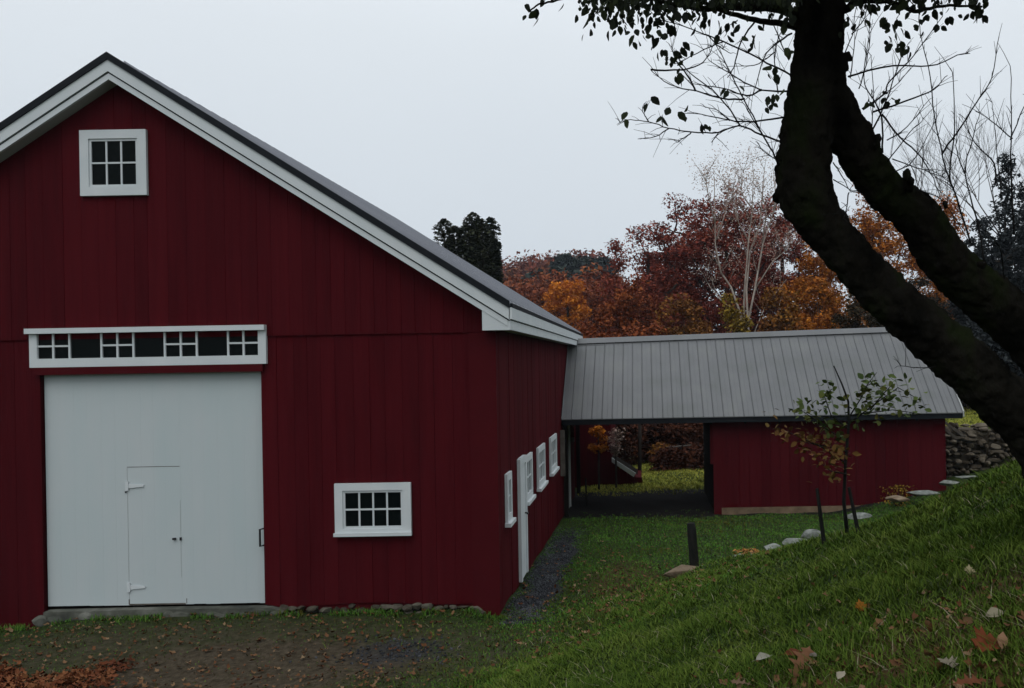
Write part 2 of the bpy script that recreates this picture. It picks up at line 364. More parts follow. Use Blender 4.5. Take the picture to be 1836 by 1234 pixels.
# eave fascia along the right side, two boards, and the boxed return at the corner
TE = T(XE)
MB().box(XE-.01, XE+.03, YF+.0, YE, TE-.085-.14, TE-.075).build('eave_fascia', M['white'], barn)
MB().box(XE-.035, XE+.005, YF+.03, YE-.02, TE-.36, TE-.24).build('lower_eave_fascia', M['white'], barn)
MB().box(XE-.05, XE-.002, YF+.03, YE-.02, TE-.239, TE-.226).build('shadow_groove', M['black'], barn)
MB().box(XR+.01, XE-.04, YF+.08, YE-.05, TE-.345, TE-.325).build('soffit', M['soffit'], barn)
MB().box(XE+.005, XE+.035, YF+.03, YE, TE-.072, TE-.02).build('drip_edge', M['black'], barn)
MB().prism([(-2.08, .77), (-2.08, .435), (XE-.0, .435), (XE-.0, TE-.25), (XE-.03, TE-.26)], 1, YF+.028, YF+.30).build('eave_return', M['white'], barn)

def window(cx, cz, w, h, gw, gh, cols, rows, y, sill=False):
    """window on the front wall: casing, muntins, recessed dark glass"""
    x0, x1, z0, z1 = cx-w/2, cx+w/2, cz-h/2, cz+h/2; a0, a1, b0, b1 = cx-gw/2, cx+gw/2, cz-gh/2, cz+gh/2
    m = MB(); t = y-.05
    m.box(x0, a0-.03, t, y, z0, z1).box(a1+.03, x1, t, y, z0, z1).box(a0-.03, a1+.03, t-.001, y, b1+.03, z1).box(a0-.03, a1+.03, t-.001, y, z0, b0-.03)
    wo = m.build('window', M['white'], barn)
    s = MB(); t2 = y-.032
    s.box(a0-.03, a0, t2, y-.002, b0-.03, b1+.03).box(a1, a1+.03, t2, y-.002, b0-.03, b1+.03).box(a0, a1, t2-.001, y-.002, b1, b1+.03).box(a0, a1, t2-.001, y-.002, b0-.03, b0)
    for i in range(1, cols):
        x = a0+gw*i/cols; s.box(x-.011, x+.011, y-.026, y-.004, b0, b1)
    for j in range(1, rows):
        z = b0+gh*j/rows; s.box(a0, a1, y-.027, y-.005, z-.011, z+.011)
    child(s, 'sash', M['white'], wo)
    child(MB().box(a0, a1, y-.012, y-.006, b0, b1), 'glass', M['glass'], wo)
    if sill: child(MB().box(x0-.01, x1+.01, y-.085, y-.051, z0, z0+.045), 'sill', M['white'], wo)
    return wo
def child(mb, name, m, parent, smooth=False):
    o = mb.build(name, m, None, smooth)
    ax, ay, az = parent.parent.location if parent.parent else (0,0,0)
    for v in o.data.vertices: v.co -= Vector((ax, ay, az))
    o.parent = parent; return o
yg = D-.024-.031
window(-6.90, 2.72, .87, .86, .58, .57, 3, 2, yg, sill=False)
window(-3.59, -1.88, 1.0, .69, .73, .44, 4, 2, D-.03, sill=True)
# side windows and doors
def side_window(y0, y1, z0, z1, cols=3, rows=2):
    x = XR; m = MB(); c = .1; t = .04
    m.box(x, x+t, y0, y0+c, z0, z1).box(x, x+t, y1-c, y1, z0, z1).box(x, x+t+.001, y0+c, y1-c, z1-c, z1).box(x, x+t+.001, y0+c, y1-c, z0, z0+c)
    wo = m.build('window', M['white'], barn); s = MB()
    for i in range(1, cols):
        q = y0+c+(y1-y0-2*c)*i/cols; s.box(x+.01, x+.026, q-.012, q+.012, z0+c, z1-c)
    s.box(x+.01, x+.025, y0+c, y1-c, (z0+z1)/2-.012, (z0+z1)/2+.012)
    child(s, 'sash', M['white'], wo)
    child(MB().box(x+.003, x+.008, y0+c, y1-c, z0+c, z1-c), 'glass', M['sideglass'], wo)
    child(MB().box(x+.0, x+.085, y0-.04, y1+.04, z0-.055, z0-.002), 'sill', M['white'], wo)
side_window(13.09, 13.55, -2.20, -1.53, 2)
side_window(15.20, 16.05, -2.22, -1.50, 2)
side_window(16.95, 18.1, -2.24, -1.52)
side_window(19.2, 20.5, -2.24, -1.52)
sd = MB().box(XR, XR+.05, 14.38, 14.48, -3.32, -1.46).box(XR, XR+.05, 15.06, 15.16, -3.32, -1.46).box(XR, XR+.052, 14.48, 15.06, -1.56, -1.45).box(XR+.0, XR+.03, 14.48, 15.06, -3.32, -1.56).build('side_door', M['white'], barn)
child(MB().tube([(XR+.03, 14.98, -2.36), (XR+.09, 14.98, -2.36)], [.012, .012], 8).tube([(XR+.08, 14.98, -2.36), (XR+.08, 14.88, -2.36)], [.014, .012], 8), 'handle', M['iron'], sd)
sd = MB().box(XR, XR+.07, 22.7, 22.8, -3.60, -1.50).box(XR, XR+.07, 23.7, 23.8, -3.60, -1.50).box(XR, XR+.071, 22.8, 23.7, -1.6, -1.5).box(XR+.0, XR+.04, 22.8, 23.7, -3.6, -1.6).build('side_door', M['soffit'], barn)
sd['label'] = 'grey weathered side door under the shed roof'
MB().box(XR, XR+.1, 21.7, 21.8, -2.6, -1.55).build('wall_box', M['plank'], barn)
MB().box(XR, XR+.12, 24.4, 24.5, -2.05, -1.93).build('lamp_box', M['plank'], barn)

# transom over the door
tx0, tx1, tz0, tz1 = -8.05, -4.95, .055, .555
yt = D-.03; tr = MB()
tr.box(tx0, tx0+.10, yt-.055, yt, tz0, tz1-.06).box(tx1-.10, tx1, yt-.055, yt, tz0, tz1-.06).box(tx0+.10, tx1-.10, yt-.056, yt, tz0, tz0+.115)
trw = tr.build('transom_window', M['white'], barn)
child(MB().box(tx0-.03, tx1+.0, yt-.11, yt, tz1-.058, tz1+.01), 'crown_moulding', M['white'], trw)
child(MB().box(tx0+.1, tx1-.1, yt-.016, yt-.012, tz0+.115, tz1-.06), 'glass', M['glass'], trw)
for a, b in ((72,130),(187,244),(300,357),(413,468)):
    xa, xb = P(a, 620, D).x, P(b, 620, D).x; z0, z1 = tz0+.115, tz1-.06; s = MB(); w = .012
    for x in (xa, (xa+xb)/2, xb): s.box(x-w, x+w, yt-.042, yt-.018, z0, z1)
    s.box(xa, xb, yt-.043, yt-.019, (z0+z1)/2-w, (z0+z1)/2+w)
    child(s, 'sash', M['white'], trw)
MB().box(-8.0, -5.0, D-.085, D-.031, -.045, .052).build('track_cover', M['redtrim'], barn)
# sliding door, boards with a wicket door cut into it
dm = MB(); x = -7.94
while x < -5.055:
    x1 = min(x+random.uniform(.15, .2), -5.055)
    dm.box(x+.0002, x1-.0002, D+.045+random.uniform(0, .0004), D+.09, -3.11+random.uniform(0, .006), .0); x = x1
dr = dm.build('sliding_door', M['door'], barn)
wx0, wx1, wz0, wz1 = -6.865, -6.17, -3.10, -1.28
cr = MB(); yy = D+.0435
cr.box(wx0, wx1, yy, yy+.004, wz1-.004, wz1+.003).box(wx0-.0008, wx0+.0008, yy, yy+.004, wz0, wz1-.01).box(wx1-.001, wx1+.0006, yy, yy+.004, -2.75, wz1-.45)
cr.box(wx0, wx1+.05, yy-.001, yy+.003, -3.108, -3.09).box(wx0-.008, wx0+.004, yy-.002, yy+.002, -3.1, -3.03).box(wx1+.06, wx1+.068, yy-.001, yy+.003, -3.1, -3.03)
child(cr, 'wicket_door', M['plank'], dr)
for hz_ in (-1.53, -2.87):
    hm = MB().box(wx0-.02, wx0+.02, yy-.02, yy-.001, hz_-.06, hz_+.06)
    hm.prism([(wx0+.02, hz_+.03), (wx0+.02, hz_-.03), (wx0+.22, hz_-.012), (wx0+.22, hz_+.012)], 1, yy-.014, yy-.002)
    child(hm, 'strap_hinge', M['white'], dr)
child(MB().box(wx1-.10, wx1-.06, yy-.03, yy-.001, -2.25, -2.225), 'latch', M['iron'], dr)
child(MB().box(wx1-.008, wx1+.012, yy-.02, yy-.001, -2.26, -2.22), 'keeper', M['iron'], dr)
child(MB().box(wx0-.03, wx0-.01, yy-.01, yy, -1.62, -1.60), 'bolt', M['iron'], dr)
child(MB().tube([(-5.045, D+.04, -2.12), (-5.085, D-.05, -2.12), (-5.085, D-.05, -2.34), (-5.045, D+.04, -2.34)], [.014]*4, 8), 'handle', M['iron'], dr)
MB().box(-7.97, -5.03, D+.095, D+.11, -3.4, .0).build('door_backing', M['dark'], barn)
# threshold and fieldstone footing
th = MB(); q = random.Random(3)
x = -8.0
th.prism([(-7.98,-3.6),(-4.85,-3.5),(-4.8,-3.17),(-4.95,-3.135),(-6.3,-3.13),(-7.9,-3.14)], 1, D-.12, D+.03)
for k in range(16): th.rock((-7.9+.2*k+q.uniform(-.05,.05), D-.11, -3.26+q.uniform(-.05,.05)), (.16, .05, .09), 700+k, 2)
th.build('threshold', M['sill'], barn)
fs = MB(); x = -4.85; k = 0
while x < -2.3:
    w = q.uniform(.08, .20); z = q.uniform(-3.20, -3.16)
    fs.rock((x+w/2, D-.01+q.uniform(-.05,.05), z+q.uniform(-.03,.015)), (w*.62, .10, q.uniform(.025,.06)), 100+k, 2); k += 1
    if q.random() < .6: fs.rock((x+w/2+.04, D-.05+q.uniform(-.03,.03), z-.10), (w*.7, .12, .07), 300+k, 2)
    x += w*.95
fs.box(-4.9, -2.2, D+.06, D+.15, -3.5, -3.1)
fs.build('stone_footing', M['footing'], barn); fs = MB()
x = -8.9
while x < -7.95:
    w = q.uniform(.14, .26); fs.rock((x+w/2, D-.04, -3.45), (w*.6, .12, .07), 500+k, 2); k += 1; x += w
fs.box(-9.2, -7.98, D+.03, D+.1, -3.6, -3.42)
fs.build('stone_footing', M['stone'], barn)

# ---------------------------------------------------------------- the low metal-roofed shed joined to the barn
shed = thing('shed', 'long low red shed with ribbed grey metal roof and an open passage beside the barn', 'shed', (2.7, 24.3, -3.6))
ex0, ex1 = XR+.02, 7.36; ye, yr, yb_ = 21.95, 24.4, 26.9; ze = -1.31
def zr(x): return .55+.020*(x-XR)
sr = MB(); x = ex0; n = 0
while x < ex1-.01:
    x1 = min(x+.235, ex1)
    sr.add([(x,ye,ze),(x1,ye,ze),(x1,yr,zr(x1)),(x,yr,zr(x)),(x,ye,ze-.02),(x1,ye,ze-.02),(x1,yr,zr(x1)-.03),(x,yr,zr(x)-.03)],
           [(0,1,2,3),(7,6,5,4),(0,4,5,1)])
    sr.add([(x,yb_,ze),(x1,yb_,ze),(x1,yr,zr(x1)),(x,yr,zr(x)),(x,yb_,ze-.02),(x1,yb_,ze-.02),(x1,yr,zr(x1)-.03),(x,yr,zr(x)-.03)],
           [(3,2,1,0),(4,5,6,7),(1,5,4,0)])
    for xx, w, h in ((x, .013, .027), (x+.118, .006, .006)):
        if xx+w > ex1: continue
        sr.add([(xx-w,ye-.004,ze+.002),(xx,ye-.004,ze+h),(xx+w,ye-.004,ze+.002),(xx-w,yr,zr(xx)+.002),(xx,yr,zr(xx)+h),(xx+w,yr,zr(xx)+.002)], [(0,1,4,3),(1,2,5,4),(0,2,1)])
    x = x1
sro = sr.build('roof', M['shedroof'], shed)
m = MB()
m.add([(ex0,yr-.16,zr(ex0)-.075),(ex1+.02,yr-.16,zr(ex1)-.075),(ex1+.02,yr,zr(ex1)+.06),(ex0,yr,zr(ex0)+.06),(ex0,yr+.16,zr(ex0)-.075),(ex1+.02,yr+.16,zr(ex1)-.075)],[(0,1,2,3),(3,2,5,4)])
def shed_child(mb, name, mm, par):
    o = mb.build(name, mm); 
    for v in o.data.vertices: v.co -= shed.location
    o.parent = par; return o
shed_child(m, 'ridge_cap', M['shedroof'], sro)
shed_child(MB().box(ex0, ex1, yr-.19, yr-.162, zr(ex0)-.13, zr(ex0)-.125), 'seam', M['black'], sro)
MB().box(ex0, ex1, ye+.03, ye+.06, ze-.14, ze-.022).build('eave_board', M['black'], shed)
# rake trim at the right end
MB().prism([(ye, ze+.03), (yr, zr(ex1)+.05), (yb_, ze+.03), (yb_, ze-.10), (yr, zr(ex1)-.09), (ye, ze-.10)], 0, ex1+.001, ex1+.03).build('rake_board', M['soffit'], shed)
X0, X1 = 1.62, 7.05; YW = 22.3
wb = MB(); x = X0
while x < X1:
    x1 = min(x+random.uniform(.2, .3), X1); o_ = random.uniform(0,.006)
    zb = -3.47 if x > X0+.15 else -3.68
    wb.box(x+.003, x1-.003, YW-.02-o_, YW, max(zb, H((x+x1)/2, YW)-.05), ze-.02); x = x1
wb.build('front_wall', M['red'], shed)
wb = MB().box(X0+.005, X1-.005, YW+.001, YW+.08, -3.7, ze-.02).box(X0+.005, X1-.005, yb_-.5, yb_-.42, -3.8, ze-.02)
wb.box(X1-.08, X1-.005, YW+.081, yb_-.501, -3.6, ze-.02).prism([(YW, ze-.02), (yb_-.42, ze-.02), (yr, .42)], 0, X1-.06, X1-.006)
wb.build('wall_shell', M['redtrim'], shed)
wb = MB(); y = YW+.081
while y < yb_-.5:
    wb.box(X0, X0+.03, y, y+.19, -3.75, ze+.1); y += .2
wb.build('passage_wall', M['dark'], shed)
MB().box(X0-.10, X0+.0, YW+.02, YW+.12, -2.45, ze-.02).box(X0-.04, X0+.14, YW-.05, YW-.028, -3.70, ze-.02).build('corner_post', M['redtrim'], shed)
MB().box(X0+.14, 5.9, YW-.06, YW+.0, -3.85, -3.475).build('footing', M['concrete'], shed)
rb = MB()
for xx in np.arange(-1.7, 7.0, .8):
    rb.prism([(ye+.1, ze-.06), (yr, zr(xx)-.05), (yr, zr(xx)-.19), (ye+.1, ze-.18)], 0, xx, xx+.05)
    rb.prism([(yb_-.1, ze-.06), (yr, zr(xx)-.05), (yr, zr(xx)-.19), (yb_-.1, ze-.18)], 0, xx, xx+.05)
rb.box(XR+.03, X0, YW, YW+.12, ze-.16, ze-.02).box(XR+.03, X0, yb_-.5, yb_-.4, ze-.16, ze-.02)
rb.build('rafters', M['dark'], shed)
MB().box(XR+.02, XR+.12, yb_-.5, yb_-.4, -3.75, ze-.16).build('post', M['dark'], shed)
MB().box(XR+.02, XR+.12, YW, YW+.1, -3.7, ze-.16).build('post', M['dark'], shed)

# ---------------------------------------------------------------- things behind the passage
def ground_thing(name, label, cat, x, y, group=None): return thing(name, label, cat, (x, y, H(x, y)), group)
h2 = ground_thing('outbuilding', 'small red outbuilding with a white sloping rake board seen through the passage', 'outbuilding', -2.5, 28.5)
wb = MB(); x = -5.2
while x < -1.02:
    x1 = min(x+.24, -1.0); wb.box(x+.003, x1-.003, 28.0-random.uniform(0,.006), 28.02, -3.75, -1.35); x = x1
x = -1.0
while x < -.12:
    x1 = min(x+.22, -.1); wb.box(x+.003, x1-.003, 27.99-random.uniform(0,.006), 28.02, -3.75, -2.95-.62*((x+x1)/2+1)); x = x1
wb.build('wall', M['red'], h2)
MB().box(-5.2, -1.0, 28.021, 32, -3.8, -1.35).box(-1.0, -.15, 28.021, 31, -3.8, -3.5).build('wall_shell', M['redtrim'], h2)
MB().prism([(-5.4, -1.34), (-.85, -1.34), (-3.1, -.45)], 1, 27.8, 32.2).build('roof', M['roof'], h2)
MB().prism([(-1.0,-2.85),(-.25,-3.33),(-.25,-3.31),(-1.0,-2.82)], 1, 27.83, 29).build('low_roof', M['dark'], h2)
MB().prism([(-1.0,-2.80),(-.30,-3.27),(-.36,-3.38),(-1.0,-2.93)], 1, 27.72, 27.77).build('rake_board', M['white'], h2)
ws = ground_thing('woodshed', 'low dark weathered woodshed beyond the passage', 'woodshed', 1.7, 31.8)
m = MB(); x = .7
while x < 2.9: m.box(x+.005, x+.175, 31.0+.02*random.random(), 31.04, -3.75, -2.86+.04*random.random()); x += .18
m.box(.82, 2.9, 31.041, 32.2, -3.8, -3.05); m.build('wall', mat('black old boards', [(.004,.0035,.003),(.009,.007,.006)], 1, 6, spec=0), ws)
MB().prism([(.66,-2.84),(1.5,-2.78),(1.5,-2.75),(.66,-2.81)], 1, 30.95, 31.02).build('top_plank', M['plank'], ws)

# ---------------------------------------------------------------- posts, stakes, stones
p0 = P(1247, 1024, 15.0); p0.z = H(p0.x, p0.y); p1 = P(1239, 938, 15.0)
t_ = thing('fence_post', 'short thick black post leaning left at the foot of the grassy bank', 'post', p0)
m = MB(); 
for i in range(1): 
    a = p0-Vector((0,0,.1)); d = p1-a; sq = []
    rings = [a+d*t for t in (0,.3,.6,.9,1)]
    m.tube(rings, [.108,.104,.10,.097,.08], 4)
m.build('shaft', M['post'], t_)
def stone(px, py, Y, rx, rz, m, label, seed, ry=None):
    c = P(px, py, Y); o = MB().rock((0,0,0), (rx, ry or rx*.8, rz), seed, 3).build('stone', M[m], None, False)
    o.location = (c.x, c.y, c.z+.03); o.scale = (1.4, 1.2, 1.1); tag(o, label, 'stone', 'stones edging the terrace'); return o
ST = [(1237,1027,14.7,.36,.09,'tanstone','flat brown stone at the foot of the black post'),
      (1277,1020,15.0,.20,.06,'palestone','small grey stone just right of the black post'),
      (1340,1006,15.6,.24,.09,'palestone','pale stone beneath the clump of orange leaves'),
      (1391,987,16.2,.19,.08,'palestone','grey stone first to the right of the orange leaves'),
      (1424,974,16.6,.18,.09,'palestone','grey stone middle of the three right of the orange leaves'),
      (1456,963,17.0,.17,.10,'palestone','tall blocky grey stone beside the left leaning stake'),
      (1540,928,19.0,.20,.07,'palestone','small pale stone between the two stakes of the sapling'),
      (1610,896,20.5,.22,.07,'tanstone','low tan stone under the weeds at the shed wall'),
      (1655,886,21.0,.3,.06,'palestone','long flat pale stone near the right end of the shed wall'),
      (1703,868,21.6,.24,.07,'palestone','pale stone at the right corner of the shed'),
      (1735,858,22.0,.26,.05,'palestone','thin pale slab leaning before the stone wall')]
for i, (a, b, Y, rx, rz, mm, lb) in enumerate(ST): stone(a, b, Y, rx, rz, mm, lb, 40+i)
sbase = P(1519, 957, 9.3); SB = Vector((sbase.x, 9.3, H(sbase.x, 9.3)))
def stake(a, b, Y, r, name, label):
    q0, q1 = P(a[0], a[1], Y), P(b[0], b[1], Y); q0.z = min(q0.z, H(q0.x, q0.y)-.03)
    t = thing(name, label, 'stake', (q0.x, q0.y, H(q0.x, q0.y)), 'stakes of the young tree')
    MB().tube([q0, q0.lerp(q1,.5), q1], [r, r*.95, r*.8], 5).build('shaft', M['post'], t)
stake((1478,968), (1465,876), 9.3, .022, 'stake', 'dark stake leaning left of the young sapling')
stake((1540,946), (1522,874), 9.0, .020, 'stake', 'dark stake leaning against the right of the sapling stem')
q0 = P(1052, 905, 24.2)
t_ = thing('thin_post', 'thin dark post standing in the passage by the barn wall', 'post', (q0.x, q0.y, H(q0.x, q0.y)))
MB().tube([(q0.x, q0.y, H(q0.x,q0.y)-.1), (q0.x-.02, q0.y, -2.95)], [.025, .02], 6).build('shaft', M['post'], t_)
# orange leaf clump on the stone
c = P(1345, 995, 15.45); n = 110
pos = np.array(c)+rng.normal(0, 1, (n,3))*[.13,.10,.022]+[0,0,.05]
tag(scatter('leaf_clump', *LEAF4, pos, frames(n, .7), rng.uniform(.05,.10,n), leafm('orange fallen leaves', [(.16,.06,.014),(.36,.17,.05),(.45,.26,.12)], 3)), 'clump of bright orange fallen leaves on a pale stone', 'leaf clump', kind='stuff')

# stone retaining wall at the right
sw = ground_thing('stone_wall', 'tall dry fieldstone wall behind the right end of the shed', 'stone wall', 8.6, 24.4)
m = MB(); q = random.Random(9); k = 0
for row in range(13):
    z = -3.3+row*.125; xa = 7.2+.02*row+q.uniform(0,.1); xb = 9.9-.10*max(0, row-5)-.14*max(0, row-9)
    x = xa
    while x < xb:
        w = q.choice([q.uniform(.08, .16), q.uniform(.14, .26), q.uniform(.24, .42)])
        m.rock((x+w/2, 24.0+.03*row+q.uniform(-.13,.10), z+q.uniform(-.05,.05)), (w*.56, .18, q.uniform(.05,.11)), 900+k, 2); k += 1; x += w*.92
m.prism([(7.3,-3.6),(9.8,-3.6),(9.6,-2.4),(9.1,-1.95),(7.3,-1.85)], 1, 24.3, 25.6)
m.build('stones', mat('rough wall stones', [(.030,.025,.018),(.085,.070,.052),(.17,.145,.11)], .95, 6, island=True, bump=.9, bscale=20, spec=.05), sw, False)
pb = thing('plank_pile', 'weathered planks leaning over the stone wall at the shed corner', 'planks', (7.5, 23.6, -2.2))
MB().prism([(7.35,-1.62),(7.45,-1.62),(7.95,-2.0),(7.85,-2.0)],1,23.5,23.56).prism([(7.25,-1.72),(7.33,-1.70),(7.75,-2.06),(7.65,-2.06)],1,23.4,23.46).build('planks', M['plank'], pb)

# ---------------------------------------------------------------- trees behind
def skeleton(base, pts, r_tip, rmax=None):
    """greedy branch skeleton from base to attractor points, returns tubes by pipe model"""
    nodes = [np.array(base, float)]; par = [-1]
    return nodes, par
def tree(name, label, px, py_top, wpx, Y, m, n_cl=60, leaves=55, lsize=.2, clr=.55, dens=1.0, trunk=.16, low=.25, group=None, shape=None, cat='tree', bark='treebark', asp=1.0, seed=0, tmpl=CLUMP, base=None, lean=0):
    """px centre, py_top and width in photo pixels at distance Y, only used to size the real tree"""
    g_ = np.random.default_rng(seed+100)
    top = P(px, py_top, Y); w = wpx/F*Y; bx = base if base is not None else top.x
    gz = H(bx, Y); t = thing(name, label, cat, (bx, Y, gz), group)
    z0 = gz+(top.z-gz)*low; zc, rz, rx = (top.z+z0)/2, (top.z-z0)/2, w/2; ry = rx*asp
    A = []
    while len(A) < n_cl:
        p = g_.uniform(-1, 1, 3); d = np.linalg.norm(p)
        if shape == 'cone': p[2] = 1-2*(1-g_.random())**1.0 if False else p[2]
        elif d > 1 or d < .25*g_.random()+.25: continue
        if shape == 'cone' and math.hypot(p[0], p[1]) > (1-(p[2]+1)/2)**.75*.9+.05: continue
        lump = .86+.14*math.sin(4*math.atan2(p[1], p[0])+seed)*math.cos(3*p[2]+seed)
        A.append(np.array([top.x+p[0]*rx*lump, Y+p[1]*ry*lump, zc+p[2]*rz*lump]))
    if shape == 'cone': A += [np.array([top.x+g_.normal(0,.1), Y+g_.normal(0,.1), zc+rz*s]) for s in np.linspace(.2, 1, 14)]
    n_cl = len(A); A = np.array(A)
    # skeleton
    stem = [np.array([bx+(top.x-bx)*s+lean*s, Y, gz-.1+(zc+rz*.55-gz)*s]) for s in np.linspace(0, 1, 7)]
    nodes = list(stem); par = [-1]+list(range(6)); cnt = [0]*7
    order = np.argsort(np.linalg.norm((A-stem[3])/[1,1,1.4], axis=1)); tips = []
    for i in order:
        a = A[i]; N = np.array(nodes); dd = np.linalg.norm(N-a, axis=1)+np.maximum(0, N[:,2]-a[2])*1.5; dd[:2] += 2
        j = int(np.argmin(dd)); mid = (nodes[j]+a)/2+g_.normal(0, .06, 3)*np.linalg.norm(nodes[j]-a)+[0,0,-.04*np.linalg.norm(nodes[j]-a)]
        nodes.append(mid); par.append(j); cnt.append(0); nodes.append(a); par.append(len(nodes)-2); cnt.append(1)
    for i in range(len(nodes)-1, 0, -1): cnt[par[i]] += cnt[i]
    rr = [max(.012, trunk*(c_/max(1, cnt[0]))**.5) for c_ in cnt]
    mb = MB(); mb.tube(nodes[:7], [max(rr[i], trunk*(1.15-.14*i)*.8) for i in range(7)], 8)
    for i in range(7, len(nodes)): mb.tube([nodes[par[i]], nodes[i]], [min(rr[par[i]], rr[i]*1.5), rr[i]], 4, cap=False)
    mb.build('trunk', M[bark], t, True)
    n = n_cl*leaves; idx = g_.integers(0, n_cl, n); off = g_.normal(0, 1, (n,3)); off /= np.linalg.norm(off, axis=1)[:,None]
    off *= (g_.random(n)**.45)[:,None]*clr*(g_.uniform(.55, 1.2, n_cl)[idx])[:,None]; off[:,2] *= .75
    pos = A[idx]+off
    if shape == 'cone': pos[:,2] -= .12*np.linalg.norm(pos[:,:2]-[top.x,Y], axis=1)
    scatter('crown', *tmpl, pos, frames(n, .9), g_.uniform(.6, 1.3, n)*lsize, M[m], t)
    return t
G = 'autumn trees behind the shed'
# arborvitae: several dark columns grown together
av = thing('arborvitae', 'dark evergreen with several rounded columnar tops behind the barn roof', 'evergreen tree', (P(841,500,42).x, 42, H(-7.7, 42)))
mb = MB(); pos = []
for (cx, ty, wp) in ((800,396,34),(812,404,30),(845,380,38),(858,392,34),(834,404,40),(878,389,28),(868,410,40),(888,430,22),(822,430,50),(862,440,60)):
    tp = P(cx, ty, 42); gz = H(tp.x, 42); yy = 42+random.uniform(-.45,.45); w = wp/F*42/2
    mb.tube([(tp.x, yy, gz-.1), (tp.x, yy, tp.z-.6)], [.10, .03], 6)
    n = 3000; zz = rng.random(n)**.8; ang = rng.uniform(0, 2*np.pi, n); pr = w*1.1*np.clip((1-zz)*26, 0, 1)**.5*(.85+.2*np.sin(zz*23+ang*3+cx))*(rng.random(n)**.3)
    pos.append(np.stack([tp.x+pr*np.cos(ang), yy+pr*np.sin(ang), gz+1.2+zz*(tp.z-gz-1.2)], 1))
pos = np.concatenate(pos); n = len(pos)
mb.build('trunk', M['treebark'], av); scatter('crown', *CLUMP, pos, frames(n, .5), rng.uniform(.13,.24,n), M['l_dkgreen'], av)

tree('oak_tree', 'tall maroon oak nearest the birch trunks, highest of the red crowns', 1300, 320, 240, 50, 'l_red', 120, 180, .165, .84, 1, .26, .22, G, seed=1)
tree('oak_tree', 'maroon oak on the left shoulder of the red crowns with sky showing through', 1160, 380, 185, 49, 'l_red', 80, 180, .16, .76, 1, .22, .2, G, seed=2)
tree('oak_tree', 'dark red oak low behind the shed ridge left of the birch', 1120, 470, 160, 45, 'l_red2', 60, 170, .165, .78, 1, .2, .15, G, seed=3)
tree('oak_tree', 'red oak rising behind the fork of the leaning tree', 1400, 335, 165, 53, 'l_red', 75, 180, .165, .82, 1, .22, .2, G, seed=4)
tree('maple_tree', 'bright orange rounded maple beside the barn eave', 1017, 499, 84, 72, 'l_orange', 42, 190, .22, .62, 1, .15, .3, G, seed=5)
tree('oak_tree', 'maroon oak filling the middle of the red crowns left of the birch', 1225, 342, 170, 54, 'l_red', 90, 180, .165, .84, 1, .26, .15, G, seed=11)
tree('oak_tree', 'deep red oak directly behind the birch stems', 1350, 372, 140, 56, 'l_red', 90, 180, .165, .84, 1, .26, .15, G, seed=12)
tree('oak_tree', 'low russet oak beneath the left shoulder of the red crowns', 1190, 440, 150, 56, 'l_red2', 80, 180, .165, .84, 1, .22, .1, G, seed=13)
tree('maple_tree', 'orange maple just left of the leaning trunk', 1470, 420, 150, 47, 'l_rust', 60, 190, .155, .78, 1, .2, .2, G, seed=6)
tree('oak_tree', 'rust orange oak seen through the gap between the two trunks', 1575, 318, 190, 52, 'l_rust', 95, 190, .155, .84, 1, .25, .2, G, seed=7)
tree('oak_tree', 'orange and olive oak to the right of the upper leaning limb', 1680, 330, 120, 55, 'l_rust', 55, 190, .155, .82, 1, .22, .2, G, seed=8)
tree('oak_tree', 'dull russet tree between the orange maple and the red oaks', 1078, 500, 80, 82, 'l_red2', 45, 110, .22, .75, 1, .16, .2, G, seed=9)
tree('oak_tree', 'maroon tree low beside the barn roof end', 948, 515, 100, 84, 'l_red2', 45, 110, .24, .85, 1, .16, .2, G, seed=10)
B = 'brush behind the shed'
for i, (px, py, w, Y, mm, lb) in enumerate([
    (1085,540,130,38,'l_red2','dark red shrub behind the left end of the shed ridge'),
    (1225,505,130,39,'l_brown','yellow brown bush left of the birch stems'),
    (1318,512,60,41,'l_yellow','yellow bush at the foot of the birch stems'),
    (1395,500,110,40,'l_brown','brown bush right of the birch stems'),
    (1465,480,120,42,'l_rust','orange brush before the orange maple'),
    (1545,515,130,39,'l_olive','dark olive brush under the leaning trunk'),
    (1160,560,110,37,'l_red2','low russet bush behind the middle of the shed ridge'),
    (1640,470,120,44,'l_olive','dark brush in the gap between the leaning trunks'),
    (1620,600,140,38,'l_olive','dark low brush beyond the right end of the shed roof')]):
    tree('bush', lb, px, py, w, Y, mm, 55, 130, .15, .55, 1, .05, .02, B, cat='bush', seed=20+i)
# shrubs seen through the passage
M['l_undershade'] = leafm('russet leaves darkened for shade', [(.022,.009,.006),(.055,.018,.010),(.10,.035,.016)], 1.2)  # russet leaves with the understory's shade put into their colour
for i, (px, py, w, Y, lb) in enumerate([
    (1120,735,110,33.5,'dark russet thicket directly right of the outbuilding'),
    (1170,740,100,34.0,'dark thicket behind the grey slender trunk'),
    (1225,735,100,33.5,'dark russet thicket over the left part of the woodshed'),
    (1275,730,110,34.0,'dark thicket at the right side of the passage behind the woodshed'),
    (1200,812,44,30.7,'low dark brush at the left foot of the woodshed'), (1250,808,60,30.6,'low dark brush at the right foot of the woodshed')]):
    tree('thicket', lb, px, py, w, Y, 'l_undershade', 55, 110, .12, .45, 1, .04, .0, 'thickets beyond the passage', cat='thicket', seed=90+i)
for i, (px, py, w, Y, mm, lb) in enumerate([
    (1150,700,90,36,'l_red2','reddish shrub at the left of the passage beyond the outbuilding'),
    (1215,690,110,37,'l_red','dark maroon shrub above the woodshed'),
    (1262,700,60,35,'l_red2','russet shrub at the right edge of the passage'),
    (1195,800,40,33,'l_brown','small yellow brown shrub left of the woodshed')]):
    tree('shrub', lb, px, py, w, Y, mm, 45, 100, .13, .42, 1, .04, .0, 'shrubs beyond the passage', cat='shrub', seed=40+i)
